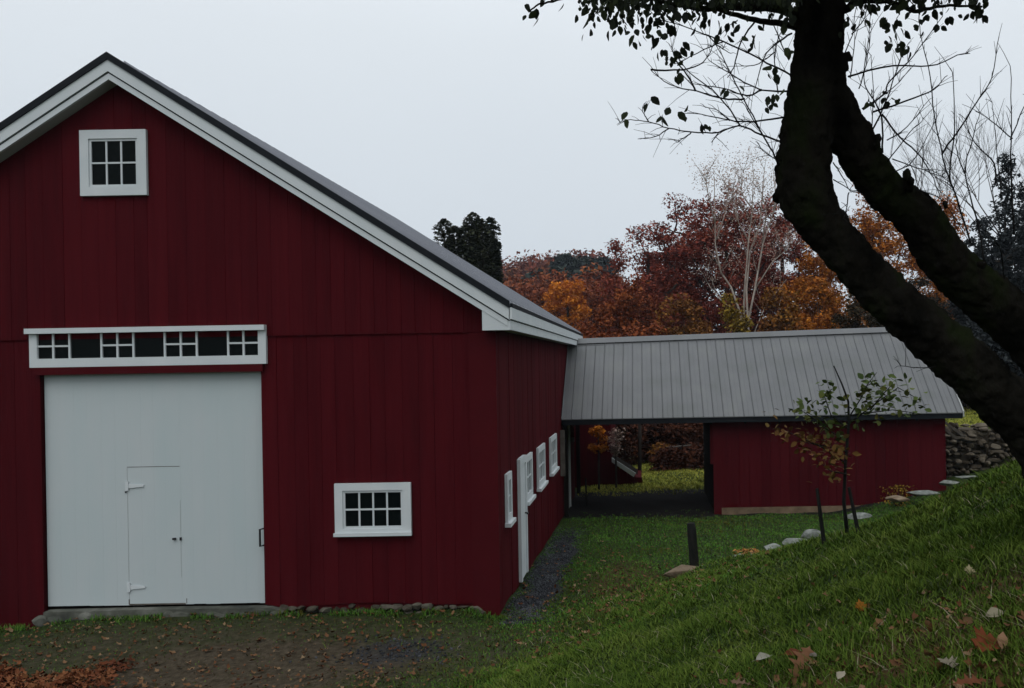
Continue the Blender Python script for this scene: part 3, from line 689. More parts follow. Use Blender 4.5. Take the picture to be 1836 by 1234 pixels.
tree('shrub', 'small orange shrub against the outbuilding wall', 1072, 755, 34, 27.2, 'l_orange', 16, 40, .09, .18, 1, .03, .45, None, cat='shrub', seed=50)
tree('shrub', 'small pale grey shrub beside the outbuilding corner', 1103, 755, 30, 27.4, 'l_pale', 14, 26, .08, .18, 1, .03, .5, None, cat='shrub', seed=51)
def bare_trunk(px, py0, py1, Y, r, label, name='tree_trunk'):
    a, b = P(px, py0, Y), P(px-3, py1, Y); gz = H(a.x, Y); t = thing(name, label, 'tree trunk', (a.x, Y, gz))
    MB().tube([(a.x, Y, gz-.1), ((a.x+b.x)/2+.03, Y, (gz+b.z)/2), tuple(b)], [r, r*.9, r*.7], 8).build('trunk', M['birch' if 'pale' in label else 'treebark'], t, True)
bare_trunk(1147, 860, 640, 30.5, .06, 'grey slender trunk standing right of the outbuilding')
bare_trunk(1180, 850, 660, 33.5, .06, 'dark slender trunk in the middle of the passage view')
# spruces at right
for i, (px, py, w, Y, lb) in enumerate([(1800,286,240,36,'tall blue grey spruce at the right edge of the photo'), (1880,245,220,40,'second spruce cut by the right edge'), (1835,330,260,43,'broad dark spruce standing behind the tall blue grey spruce'),
                                         (1758,395,190,41,'shorter dark spruce between the limb and the tall spruce')]):
    tree('spruce_tree', lb, px, py, w, Y, 'l_spruce', 200, 95, .15, .40, 1, .16, .03, 'spruces at the right', 'cone', 'spruce tree', seed=60+i, asp=.9)
for i, (px, py, w, Y, lb) in enumerate([(1790,560,170,34,'dark brush below the tall spruce'), (1830,420,190,42,'dark broad evergreen mass behind the foot of the tall spruce'), (1752,445,150,43,'dark evergreen bush left of the tall spruce'), (1700,600,140,36,'dark brush between the two leaning limbs'), (1900,600,170,33,'dark thicket at the far right')]):
    tree('bush', lb, px, py, w, Y, 'l_spruce' if i != 1 else 'l_olive', 60, 130, .16, .62, 1, .05, .0, B, cat='bush', seed=70+i)
# birch: pale stems fanning out, a few pale leaves at the tips
bb = P(1332, 600, 43.5); bi = thing('birch_tree', 'pale many-stemmed birch, nearly bare, standing before the red oaks', 'birch tree', (bb.x, 43.5, H(bb.x, 43.5)))
mb = MB(); stems = [[(1332,720),(1329,595),(1326,563),(1311,514),(1292,487),(1284,440),(1283,400),(1280,318)],
    [(1333,720),(1332,595),(1337,522),(1343,435),(1349,377),(1352,304)], [(1335,720),(1339,589),(1352,522),(1367,435),(1387,377),(1390,318)],
    [(1336,720),(1341,595),(1338,520),(1345,450),(1362,400),(1370,300)], [(1337,720),(1355,592),(1370,552),(1410,502)], [(1338,700),(1375,592),(1404,549)],
    [(1326,563),(1295,541),(1276,516),(1265,500)], [(1343,435),(1325,400),(1312,340)], [(1367,435),(1372,380),(1358,330)], [(1283,430),(1300,380),(1310,320)],
    [(1349,377),(1330,345),(1335,300)], [(1352,522),(1385,470),(1420,440)], [(1283,400),(1268,350),(1262,310)]]
tips = []
q = random.Random(5)
for k, st in enumerate(stems):
    yy = 43.5+q.uniform(-.8, .8)*(0 if st[0][1] > 650 else 1); pts = []
    for j, (a, b) in enumerate(st): p = P(a, b, 43.5); pts.append(Vector((p.x+q.uniform(-.04,.04), 43.5+(yy-43.5)*j/len(st)+q.uniform(-.15,.15)*(j > 0), p.z)))
    n = len(pts); r0 = .065 if k < 4 else .038
    mb.tube(pts, [r0*(1-.75*j/(n-1)) for j in range(n)], 6)
    for _ in range(10 if k not in (4,5,6) else 4):
        s = q.uniform(.45, 1)*(n-1); i = min(int(s), n-2); p = pts[i].lerp(pts[i+1], s-i)
        L_ = q.uniform(.5, 1.5); d = Vector((q.uniform(-.7,.7), q.uniform(-.6,.6), q.uniform(.5,1.1))).normalized()
        e_ = p+d*L_; mb.tube([p, p.lerp(e_,.5)+Vector((q.uniform(-.06,.06),0,.04)), e_], [.016,.011,.006], 4)
        for u in (.4,.6,.8,1): tips.append(p.lerp(e_, u))
mb.build('stems', M['birch'], bi, True)
tips = np.array([t for t in tips if t.z > 3.2]); n = 6500; pos = tips[rng.integers(0, len(tips), n)]+rng.normal(0,.26,(n,3))
scatter('crown', *LEAF4, pos, frames(n, 1.2), rng.uniform(.05,.10,n), M['l_pale'], bi)
# bare grey trees above the orange oak
def bare_tree(px, ptop, w, Y, label, seed):
    q = random.Random(seed); tp = P(px, ptop, Y); gz = H(tp.x, Y); t = thing('bare_tree', label, 'bare tree', (tp.x, Y, gz), 'bare trees at the right'); mb = MB()
    W_ = w/F*Y/2
    def grow(p, d, L_, r, lv):
        e_ = p+d*L_; mb.tube([p, p.lerp(e_,.5)+Vector((q.uniform(-1,1),q.uniform(-1,1),0))*L_*.05, e_], [r, r*.8, r*.6], 5, cap=False)
        if lv == 0: return
        for _ in range(3): grow(p.lerp(e_, q.uniform(.6,1)), (d+Vector((q.uniform(-.55,.55), q.uniform(-.55,.55), q.uniform(0,.25)))).normalized(), L_*q.uniform(.6,.8), r*.55, lv-1)
    hgt = tp.z-gz; grow(Vector((tp.x, Y, gz-.1)), Vector((0,0,1)), hgt*.42, .12, 6 if seed != 3 else 5)
    mb.build('trunk', M['treebark'], t)
bare_tree(1680, 255, 110, 58, 'leafless grey tree above the orange crown right of the limb', 1)
bare_tree(1850, 180, 110, 45, 'leafless grey tree at the right edge behind the spruce', 2)

# far wooded hill, one mass
def wood(name, n_tr, y0, y1, x0, x1, mm, hmin, hmax, seed, conic=False, lab=None, lv=130, ls=1.5):
    g_ = np.random.default_rng(seed); pos = []
    for i in range(n_tr):
        Y = g_.uniform(y0, y1); X = (x0+(x1-x0)*g_.random())*Y; gz = H(X, Y); hh = g_.uniform(hmin, hmax); w = hh*(.2 if conic else .42)
        p = g_.normal(0, 1, (lv,3)); p /= np.linalg.norm(p, axis=1)[:,None]; p *= (g_.random(lv)**.35)[:,None]
        if conic: z = g_.random(lv); a = g_.uniform(0, 6.28, lv); r_ = w*(1-z)*g_.random(lv)**.4; pos.append(np.stack([X+r_*np.cos(a), Y+r_*np.sin(a), gz+z*hh], 1))
        else: pos.append(np.stack([X+p[:,0]*w, Y+p[:,1]*w, gz+hh*.58+p[:,2]*hh*.44], 1))
    pos = np.concatenate(pos); n = len(pos)
    o = scatter(name, *CLUMP, pos, frames(n, .8), g_.uniform(.6,1.3,n)*ls, M[mm]); tag(o, lab, 'wood', kind='stuff'); return o
wood('far_wood', 300, 170, 272, -.22, .06, 'l_hill', 8, 12, 1, lab='far hillside of red and orange autumn trees', lv=230, ls=.8)
wood('far_wood', 130, 150, 265, -.22, .06, 'l_hill2', 7, 11, 2, lab='rust coloured trees mixed into the far hillside', lv=230, ls=.8)
wood('near_wood', 90, 85, 150, -.22, .05, 'l_red2', 5, 7.5, 3, lab='dark red trees on the lower slope beyond the shed', lv=330, ls=.5)
wood('near_wood', 80, 60, 90, -.02, .42, 'l_brown', 3.5, 5, 5, lab='brown trees at the foot of the slope', lv=260, ls=.38)
for i, (px, py, w, Y, lb) in enumerate([(1018,441,56,150,'largest dark pine on the far hillside crest'), (1046,458,26,158,'dark pine just right of the largest pine on the far hill'), (958,492,50,140,'dark pine low on the left of the far hill'),(1078,462,22,165,'rightmost small pine near the crest of the far hill'),
      (1054,486,50,140,'pine low on the far hill directly above the right of the orange maple'),(992,486,56,138,'lowest dark pine on the far hill')]):
    tree('pine_tree', lb, px, py, w, Y, 'l_pine', 55, 90, 1.0, 1.9, 1, .25, .05, 'pines on the far hill', None, 'pine tree', seed=80+i)

hb = MB().box(-420, 420, -60, 420, -6, 95); vm = bpy.data.materials.new('thin autumn haze'); vm.use_nodes = True; vn = vm.node_tree
for n_ in list(vn.nodes):
    if n_.type == 'BSDF_PRINCIPLED': vn.nodes.remove(n_)
pv = vn.nodes.new('ShaderNodeVolumePrincipled'); pv.inputs['Density'].default_value = .0003; pv.inputs['Color'].default_value = (.72,.82,.95,1); pv.inputs['Anisotropy'].default_value = .2
vn.links.new(pv.outputs[0], [n_ for n_ in vn.nodes if n_.type == 'OUTPUT_MATERIAL'][0].inputs['Volume'])
ho = hb.build('haze', vm); tag(ho, 'thin grey haze softening the far hillside', 'haze', kind='stuff')

# ---------------------------------------------------------------- the sapling and weeds
sap = thing('sapling', 'young apple sapling with yellowing leaves staked on the grassy bank', 'sapling', SB)
mb = MB(); YS = 9.3
def pl(pts, Y, r0, r1, mbx, k=6, jit=.0, q=random.Random(1)):
    vs = [P(a, b, Y+q.uniform(-jit, jit)) for a, b in pts]; n = len(vs)
    mbx.tube(vs, [r0+(r1-r0)*i/(n-1) for i in range(n)], k); return vs
pl([(1520,965),(1513,900),(1516,830),(1522,760),(1521,720),(1510,690),(1495,656)], YS, .021, .006, mb, 8)
br = [[(1521,750),(1545,712),(1555,690),(1572,668)],[(1516,790),(1480,768),(1450,745),(1435,735)],[(1516,830),(1470,800),(1420,778),(1392,765)],[(1521,745),(1560,740),(1600,735),(1650,742)],
      [(1521,760),(1575,720),(1610,695),(1650,718)],[(1518,810),(1480,800),(1450,795),(1430,790)],[(1522,770),(1490,745),(1478,710),(1490,700)],[(1516,850),(1490,845),(1465,825)],[(1560,735),(1585,705),(1600,690)]]
ctr = []; ctr2 = []
for i, b_ in enumerate(br):
    vs = pl(b_, YS+random.uniform(-.15,.15), .008, .003, mb, 5, .12)
    for j in range(1, len(vs)):
        for s in (.2,.5,.8,1.): (ctr2 if i in (2,5,7) else ctr).append(vs[j-1].lerp(vs[j], s))
mb.build('stem', M['post'], sap, True)
def leafs(cs, n, sp_, s0, s1, mm, par, name='leaves', tilt=1.0):
    cs = np.array(cs); pos = cs[rng.integers(0, len(cs), n)]+rng.normal(0, sp_, (n,3))
    return scatter(name, *OVATE, pos, frames(n, tilt), rng.uniform(s0, s1, n), M[mm], par)
leafs(ctr, 300, .055, .05, .095, 'l_sap', sap); leafs(ctr2, 190, .075, .045, .085, 'l_sap2', sap, 'dry_leaves')
wc = P(1612, 885, 21.2); wd = thing('weed_clump', 'yellow weed clump growing against the shed wall', 'weeds', (wc.x, wc.y, H(wc.x, wc.y)))
n = 260; pos = np.stack([wc.x+rng.normal(0,.2,n), wc.y+rng.normal(0,.12,n), H(wc.x,wc.y)+rng.random(n)*.45], 1)
mb = MB()
for _ in range(14): a = rng.normal(0,.12); mb.tube([(wc.x+a*.4, wc.y, wd.location.z-.03), (wc.x+a*1.5, wc.y+rng.normal(0,.08), wd.location.z+rng.uniform(.25,.5))], [.008,.003], 4)
mb.build('stems', M['twig'], wd); scatter('leaves', *LEAF4, pos, frames(n), rng.uniform(.04,.08,n), M['l_yellow'], wd)

# ---------------------------------------------------------------- the leaning tree in front
YT = 5.0
bt = P(1985, 1020, YT); tt = thing('leaning_tree', 'dark old apple tree with two leaning trunks joining at the right', 'tree', (bt.x, YT, H(bt.x, YT)))
def spline(pts, k=5):
    out = []; n = len(pts)
    for i in range(n-1):
        p = [np.array(pts[max(0, min(n-1, i+j))], float) for j in (-1,0,1,2)]
        for t in np.linspace(0, 1, k, endpoint=False): out.append(.5*((2*p[1])+(-p[0]+p[2])*t+(2*p[0]-5*p[1]+4*p[2]-p[3])*t*t+(-p[0]+3*p[1]-3*p[2]+p[3])*t**3))
    out.append(np.array(pts[-1], float)); return out
def limb(mb, pts, k=14):
    sp_ = spline(pts, 6); vs = [P(a, b, Y) for a, b, r, Y in sp_]; mb.tube(vs, [r/F*Y for a, b, r, Y in sp_], k)
tm = MB()
limb(tm, [(2010,1060,95,5.0),(1962,955,74,5.0),(1908,862,62,5.0),(1858,778,53,5.0),(1798,718,48,5.0),(1731,652,49,5.0),(1650,583,45,5.0),(1569,510,43,5.0),(1490,420,40,5.0),(1447,355,50,5.0),(1441,290,48,5.0),
          (1452,210,47,5.0),(1465,120,46,5.0),(1470,50,43,5.0),(1474,-30,42,5.0),(1485,-160,38,5.0),(1470,-320,26,5.0),(1480,-420,12,5.0)])
limb(tm, [(1950,1040,85,5.15),(1955,900,70,5.4),(1940,760,60,5.5),(1884,648,50,5.5),(1801,560,47,5.45),(1702,474,43,5.35),(1644,388,40,5.25),(1580,334,36,5.15),(1522,243,39,5.05),(1490,170,34,5.0),(1478,100,30,5.0)])
q = random.Random(2)
for _ in range(26):   # burrs and stubs
    a, b, r = q.choice([(1400,330,18),(1412,240,10),(1518,110,14),(1515,45,10),(1570,270,16),(1625,325,14),(1690,385,13),(1760,455,12),(1425,120,10),(1428,170,9),(1690,705,10),(1500,460,12),(1455,430,10),(1540,480,10),(1515,180,12),(1430,40,11)])
    c = P(a+q.uniform(-6,6), b+q.uniform(-25,25), 5.0+q.uniform(-.08,.08)); tm.rock(c, (r/F*3.4, r/F*3.4, r/F*5), q.randint(0,999), 2)
to = tm.build('trunk', M['bark'], tt, True)
rm = to.modifiers.new('fuse', 'REMESH'); rm.mode = 'VOXEL'; rm.voxel_size = .012; rm.use_smooth_shade = True
tx = bpy.data.textures.new('bark_relief', 'CLOUDS'); tx.noise_scale = .06; tx.noise_depth = 5
dp = to.modifiers.new('relief', 'DISPLACE'); dp.texture = tx; dp.strength = .05; dp.mid_level = .5; dp.texture_coords = 'LOCAL'
limbs = [
 ([(1440,28,9),(1385,14,8),(1320,13,7),(1255,15,5),(1200,6,4),(1130,-12,3)],),([(1438,52,7),(1400,42,6),(1355,36,5),(1300,20,4),(1240,-5,3)],),
 ([(1510,20,8),(1545,2,6),(1600,4,5),(1640,20,4),(1690,10,3),(1760,12,2)],),([(1435,-40,12),(1380,-60,9),(1280,-70,7),(1150,-50,5),(1060,-20,3),(1000,0,2),(965,8,1.5),(948,22,1.2)],),
 ([(1512,-40,12),(1600,-90,9),(1720,-80,6),(1790,-30,3)],)]
twigs = [
 [(1419,135),(1360,105),(1297,75),(1271,65),(1229,48),(1177,33)],[(1400,305),(1385,272),(1367,240),(1332,174),(1308,127),(1283,79)],
 [(1412,257),(1365,242),(1327,226),(1289,237),(1240,237),(1199,230),(1163,218),(1131,215),(1113,220)],[(1199,230),(1175,245),(1144,249)],[(1163,218),(1155,205),(1151,193)],
 [(1327,226),(1321,215),(1291,174),(1234,128),(1214,103)],[(1419,208),(1348,218),(1308,216),(1267,207),(1229,203)],[(1335,178),(1294,177),(1248,163),(1201,152),(1166,125)],
 [(1166,125),(1223,125),(1261,112),(1280,79)],[(1419,163),(1365,161),(1308,131),(1270,108)],[(1395,169),(1389,93),(1403,54)],[(1354,38),(1329,74),(1316,120),(1305,140)],[(1414,109),(1387,46),(1380,20)],
 [(1240,237),(1222,250),(1215,256)],[(1289,237),(1275,255)],[(1248,163),(1232,135),(1210,105),(1205,85)],[(1308,216),(1290,200),(1265,192)],[(1365,161),(1340,172),(1300,160),(1240,150)],
 [(1367,240),(1345,205),(1330,180)],[(1297,75),(1250,95),(1215,115)],[(1389,93),(1360,115),(1330,118)],[(1410,290),(1385,282),(1360,265)],[(1271,65),(1290,85),(1310,95)],[(1419,60),(1390,80),(1370,105),(1350,170)],
 [(1510,108),(1528,62),(1536,0)],[(1528,62),(1549,34),(1559,-5)],[(1520,138),(1600,118),(1665,119),(1717,99),(1738,96)],[(1740,436),(1720,370),(1699,314),(1689,275),(1676,208),(1664,117),(1652,70),(1647,34)],
 [(1689,275),(1715,239),(1751,184),(1777,140),(1791,65)],[(1710,340),(1702,306),(1712,233),(1708,130)],[(1765,470),(1750,390),(1730,311),(1743,252),(1757,202)],[(1785,330),(1782,293),(1746,254),(1731,213)],
 [(1818,420),(1812,298),(1814,233),(1812,119)],[(1795,350),(1789,290),(1779,184)],[(1812,250),(1836,192),(1860,150)],[(1546,197),(1585,169),(1595,145),(1639,99),(1691,29)],[(1582,275),(1580,208),(1560,170),(1549,140),(1559,62)],
 [(1555,250),(1585,192),(1603,140),(1620,90)],[(1590,252),(1626,228),(1663,182)],[(1565,202),(1639,176),(1673,161),(1699,135)],[(1582,205),(1613,246),(1652,283),(1673,320),(1690,365)],
 [(1590,290),(1630,240),(1655,215)],[(1600,310),(1640,285),(1680,210)],[(1525,140),(1530,90),(1545,20)],[(1540,160),(1556,100),(1560,30)],[(1560,250),(1566,190),(1562,100)],[(1640,340),(1690,360),(1735,430)],
 [(1600,285),(1640,300),(1700,320)],[(1545,195),(1600,160),(1640,115)],[(1730,311),(1715,270),(1717,240)],[(1800,500),(1790,440),(1750,400)],[(1816,249),(1775,215),(1750,200)],
 [(1493,292),(1512,320),(1525,345)],[(1495,322),(1530,345)],[(1522,345),(1518,372),(1513,392)],[(1690,655),(1660,660),(1615,656)]]
tw = MB(); lm = MB(); q = random.Random(12); allp = []
for (pts,) in limbs:
    sp_ = spline([(a, b, r, 5.0-.12*i*(1 if a < 1470 else -1)*.6) for i, (a, b, r) in enumerate(pts)], 5)
    vs = [P(a+q.uniform(-1.5,1.5), b+q.uniform(-1.5,1.5), Y) for a, b, r, Y in sp_]; lm.tube(vs, [r/F*5 for a, b, r, Y in sp_], 8)
    for v in vs: allp.append(v)
for i, pts in enumerate(twigs):
    y0 = 5.0 if i < 52 else 5.0; dy = q.uniform(-.5, .35)
    n = len(pts); sp_ = spline([(a, b, 2.6-1.7*j/(n-1) if n > 3 else 1.7-.9*j/(n-1), y0+dy*j/(n-1)) for j, (a, b) in enumerate(pts)], 4)
    vs = [P(a+q.uniform(-1,1), b+q.uniform(-1,1), Y) for a, b, r, Y in sp_]; tw.tube(vs, [max(.55, r*.72)/F*5 for a, b, r, Y in sp_], 5)
    for _ in range(int(len(vs)*.8)):
        k = q.randint(1, len(vs)-1); d = (vs[k]-vs[k-1]).normalized(); e_ = (d+Vector((q.uniform(-.9,.9), q.uniform(-.7,.7), q.uniform(-.5,.8)))).normalized()*q.uniform(.03,.16)
        tw.tube([vs[k], vs[k]+e_*.5+Vector((0,0,.005)), vs[k]+e_], [.0018,.0014,.0009], 4)
lm.build('branch', M['bark'], tt, True)
two = tw.build('twigs', M['twig'], tt, True)
z3 = [(145,20),(75,85),(40,72),(470,90),(440,30),(540,100),(580,150),(600,200),(670,225),(690,110),(700,150),(745,180),(730,265),(855,130),(820,220),(850,260),(885,250),(920,300),(920,360),(950,410),(980,390),(1040,470),(995,530),(960,180),(1000,210),(1060,330),(1050,130),
 (1130,150),(1220,130),(1310,190),(1310,230),(1420,190),(1400,230),(1340,595),(1560,190),(1580,700),(1640,680),(1615,500),(1180,830),(1060,745),(920,772),(815,685),(660,800),(1720,180),(1720,610),(1740,370),(640,120),(590,130),(1480,260),(1520,300),(470,145),(400,235),(860,180)]
z4 = [(1000,90),(1090,110),(1160,50),(1220,140),(1160,190),(1300,50),(1380,130),(1450,120),(1485,55),(1400,50),(870,85),(740,100),(790,140),(800,190),(860,210),(900,245),(820,310),(870,330),(910,330),(945,360),(680,185),(700,650),(780,660),(640,770),(690,730),(780,750),(880,715),(1040,195),(930,140),(960,20),
 (720,60),(600,30),(1470,145),(1060,60),(20,700),(520,190),(560,170)]
cent = [P(940+a/3.672, b/3.672, 4.6+q.uniform(-.3,.4)) for a, b in z3]+[P(1380+a/3.855, b/3.855, 5.0+q.uniform(-.3,.3)) for a, b in z4]
pos = []; rot = []; scl = []
def hang(c, n, sp_=.012, s0=.055, s1=.085):
    for _ in range(n):
        d = Vector((q.gauss(0,.55), q.gauss(0,.55), -1)).normalized(); a = Vector((q.gauss(0,1), q.gauss(0,1), 0)).normalized(); y_ = d.cross(a).normalized(); z_ = d.cross(y_)
        s = q.uniform(s0, s1)*q.choice([.55,.7,.8]); pos.append(Vector(c)+Vector((q.gauss(0,sp_), q.gauss(0,sp_), q.gauss(0,sp_)+s*.5))); rot.append([[d.x,y_.x,z_.x],[d.y,y_.y,z_.y],[d.z,y_.z,z_.z]]); scl.append(s)
for c in cent: hang(c, q.choice([2,3,3,4]), .02)
for _ in range(1150):
    x = 1040+392*q.random()**.8; hang(P(x, abs(q.gauss(0, 1))*(14 if x > 1250 else 20)-8, q.uniform(4.3,5.2)), 1, .01, .032, .062)
for _ in range(170):
    x = q.uniform(1520, 1770); hang(P(x, abs(q.gauss(0, 1))*14-12, q.uniform(4.6,5.3)), 1, .01, .04, .075)
for _ in range(500): hang(P(q.uniform(1000,1790), q.uniform(-220,-10), q.uniform(4.2,5.6)), 1, .03)
up = MB()      # unseen upper crown, added and thickened to shade the bank and trunk
for _ in range(64):
    a = q.uniform(0, 6.28); rr_ = q.uniform(1.0, 3.6); s0 = P(1474, q.uniform(-330, -60), 5.0); z1 = q.uniform(2.4, 4.2)
    e_ = Vector((s0.x+rr_*math.cos(a), 5.0+rr_*math.sin(a), z1)); 
    if e_.z < .46*e_.y+.15: e_.z = .46*e_.y+.15+q.uniform(0,.5)
    mid = s0.lerp(e_, .5)+Vector((0,0,.25)); up.tube([s0, mid, e_], [.035,.022,.006], 5)
    for _k in range(230):
        c_ = (s0.lerp(mid, q.random()) if q.random() < .3 else mid.lerp(e_, q.random()))+Vector((q.gauss(0,.28), q.gauss(0,.28), q.gauss(0,.2)))
        if c_.z > .44*c_.y or c_.y < 1: hang(c_, 1, .02, .10, .16)
up.build('shade_branches', M['twig'], tt, True)
scatter('crown', *OVATE, np.array(pos), np.array(rot), np.array(scl), M['l_top'], tt)

# ---------------------------------------------------------------- grass, litter, gravel
BL = ([(-.5,0,0),(.5,0,0),(.38,.30,.5),(-.38,.30,.5),(0,.9,.85)], [(0,1,2),(0,2,3),(3,2,4)])
def blades(name, X, Y, hgt, wid, m, label, lean=.8, wind=None, parent=None, zoff=-.004):
    n = len(X); a = rng.uniform(0, 2*np.pi, n)
    if wind is not None: a = np.where(rng.random(n) < .4, wind+rng.normal(0,.7,n), a)
    le = np.abs(rng.normal(lean, .45, n)); ca, sa = np.cos(a), np.sin(a)
    tv = np.array(BL[0]); V = np.empty((n, 5, 3)); Z = hz(X, Y)+zoff
    for k in range(5):
        lx = tv[k,0]*wid; ly = tv[k,1]*le*hgt; V[:,k,0] = X+ca*lx-sa*ly; V[:,k,1] = Y+sa*lx+ca*ly; V[:,k,2] = Z+tv[k,2]*hgt/np.sqrt(1+.5*le)
    T_ = (np.array(BL[1])[None]+(np.arange(n)*5)[:,None,None]).reshape(-1, 3)
    return tag(npmesh(name, V.reshape(-1,3), T_, m), label, 'grass', kind='stuff')
def field(n, y0, y1, xl, xr, power=1.0):
    """points over the trapezoid the photo and a step aside can see, denser near"""
    Y = y0*(y1/y0)**(rng.random(n)**power); k0 = (xl-PX)/F; k1 = (xr-PX)/F; X = Y*(k0+(k1-k0)*rng.random(n))
    return X, Y
def keep(X, Y, dens):
    d_, g_, m_, b_ = zone(X, Y); inside = (Y > D-.03) & (X < XR+.03); pr = dens*(1-.93*np.clip(d_*1.2,0,1))*(1-.97*np.clip(g_*1.3,0,1))*(1-.9*b_)*(1-.5*m_)
    shedbox = (Y > YW-.06) & (Y < yb_) & (X > X0)
    return (~inside) & (~shedbox) & (rng.random(len(X)) < pr)
def hillmask(X, Y):
    return sst(-6.6, -5.2, X-.4175*Y)
# near bank
X, Y = field(250000, 2.3, 15, 560, 1990); X2, Y2 = field(90000, 2.3, 13, 1990, 2900); X = np.concatenate([X, X2]); Y = np.concatenate([Y, Y2])
k = keep(X, Y, 1.0) & (rng.random(len(X)) < .15+.85*hillmask(X, Y)) & (rng.random(len(X)) > .62*under(X, Y)*(.5+.5*np.sin(X*9+3*np.sin(Y*6))*np.cos(Y*8))+.18*under(X, Y)); X, Y = X[k], Y[k]  # sparser grass below the tree, darkening the bank like shade
cl = .55+.6*(np.sin(X*3.1+np.sin(Y*2.3))*np.cos(Y*2.7+X)*.5+.5)+.55*(np.sin(X*13+3*np.sin(Y*9))*np.cos(Y*14+2*np.sin(X*8)) > .55)
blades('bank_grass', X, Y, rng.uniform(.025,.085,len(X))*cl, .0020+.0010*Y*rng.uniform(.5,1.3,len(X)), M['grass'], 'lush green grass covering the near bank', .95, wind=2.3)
# lawns
X, Y = field(230000, 9.0, 23, -60, 1900); k = keep(X, Y, 1.0)&(rng.random(len(X)) > .75*hillmask(X, Y)*(Y<13)); X, Y = X[k], Y[k]
left = sst(-1.0, -3.0, X)
kk = rng.random(len(X)) > .72*sst(-1.6, -3.2, X); X, Y, left = X[kk], Y[kk], left[kk]
blades('lawn', X, Y, rng.uniform(.02,.05,len(X))*(1-.35*left), .0035+.0009*Y*rng.uniform(.6,1.2,len(X)), M['grass2'], 'short dull lawn between the barn, the shed and the bank', .8)
X, Y = field(90000, 25.9, 36, 1000, 1990); k = keep(X, Y, 1.0); X, Y = X[k], Y[k]
blades('far_lawn', X, Y, rng.uniform(.04,.09,len(X)), .03*rng.uniform(.6,1.2,len(X)), M['far'] if 'far' in M else leafm('bright yellow lawn', [(.17,.19,.028),(.26,.28,.045),(.36,.33,.06)], .5), 'yellow green lawn beyond the shed', .8)  # brighter yellow-green blade colours for the far lawn
X, Y = field(2600, 2.4, 14, 700, 1990); k = keep(X, Y, .8); X, Y = X[k], Y[k]
blades('dry_grass', X, Y, rng.uniform(.04,.09,len(X)), .0025+.0008*Y, M['straw'], 'scattered dry straw blades in the grass', 1.6)
X, Y = field(14000, 9.3, 12.6, -60, 1100); k = keep(X, Y, 1.0) & (np.sin(X*4+2*np.sin(Y*3))*np.cos(Y*6+X*2) > .1); X, Y = X[k], Y[k]
blades('yard_grass', X, Y, rng.uniform(.03,.085,len(X)), .011*rng.uniform(.5,1.3,len(X)), leafm('mossy olive yard grass', [(.045,.034,.012),(.062,.056,.018),(.042,.055,.014)], 1.2, 0), 'patchy olive tufts in the yard before the barn', 1.0)
X = rng.uniform(-9, -1.9, 2600); Y = D-.10-np.abs(rng.normal(0, .09, 2600)); kk = np.sin(X*3.3)*np.sin(X*7.1+1) > -.25
blades('wall_grass', X[kk], Y[kk], rng.uniform(.04,.12,kk.sum()), .011*rng.uniform(.5,1.2,kk.sum()), M['grass2'], 'fringe of grass tufts along the foot of the barn front', .7)
# gravel strip stones
n = 9000; Y = rng.uniform(12.1, 24, n); X = -1.68+rng.normal(0,.17,n); k = (X > XR+.02) & (rng.random(n) < sst(21.5, 16, Y)); X, Y = X[k], Y[k]
X2 = -2.9+rng.normal(0,.38,260); Y2 = 10.9+rng.normal(0,.25,260); X = np.concatenate([X, X2]); Y = np.concatenate([Y, Y2]); n = len(X)
OCT = ([(1,0,0),(-1,0,0),(0,1,0),(0,-1,0),(0,0,.7),(0,0,-.7)], [(0,2,4),(2,1,4),(1,3,4),(3,0,4),(2,0,5),(1,2,5),(3,1,5),(0,3,5)])
tag(scatter('gravel', *OCT, np.stack([X, Y, hz(X, Y)+.004], 1), frames(n), rng.uniform(.01,.026,n), M['gravel']), 'grey gravel strip along the barn side wall', 'gravel', kind='stuff')
# leaf litter
def litter(name, X, Y, s0, s1, m, label, tilt=.45, zo=.02, zr_=.02):
    n = len(X); pos = np.stack([X, Y, hz(X, Y)+zo+rng.random(n)*zr_], 1)
    tv = [(-.5,0,0),(-.2,-.3,.12),(.1,-.22,.02),(.5,-.08,.22),(.3,.12,-.04),(.12,.38,.24),(-.15,.2,-.06)]
    tf = [(0,1,2),(2,3,4),(4,5,6),(6,0,2),(2,4,6)]
    return tag(scatter(name, tv, tf, pos, frames(n, tilt), rng.uniform(s0, s1, n), m), label, 'fallen leaves', kind='stuff')
X, Y = field(6500, 9.0, 21, -60, 1400); k = ~((Y > D-.03) & (X < XR)); X, Y = X[k], Y[k]; k = rng.random(len(X)) < np.clip(.13+.9*np.exp(-((X+.5)/1.1)**2)*np.exp(-((Y-13.8)/2.6)**2)+.75*(Y < 12.4)*sst(-2.2,-3,X), 0, 1); X, Y = X[k], Y[k]
litter('leaf_litter', X, Y, .03, .085, M['litter'], 'small brown leaves scattered over the lawn and dirt yard')
n = 2600; X = rng.uniform(-7.4, -5.45, n); Y = rng.uniform(9.2, 10.75, n); k = (Y < 10.35+.22*np.sin(X*5)+rng.normal(0,.10,n)) & (X < -5.75+.08*np.sin(Y*9)+rng.normal(0,.09,n)); X, Y = X[k], Y[k]
litter('leaf_pile', X, Y, .05, .10, M['litter2'], 'thick patch of rusty leaves in the bottom left corner', .6, .0, .06)
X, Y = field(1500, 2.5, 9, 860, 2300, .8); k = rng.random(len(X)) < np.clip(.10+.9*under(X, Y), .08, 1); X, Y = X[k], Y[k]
litter('bank_leaves', X, Y, .02, .06, M['litter'], 'brown and tan leaves caught in the near grass', .9, .012, .025)
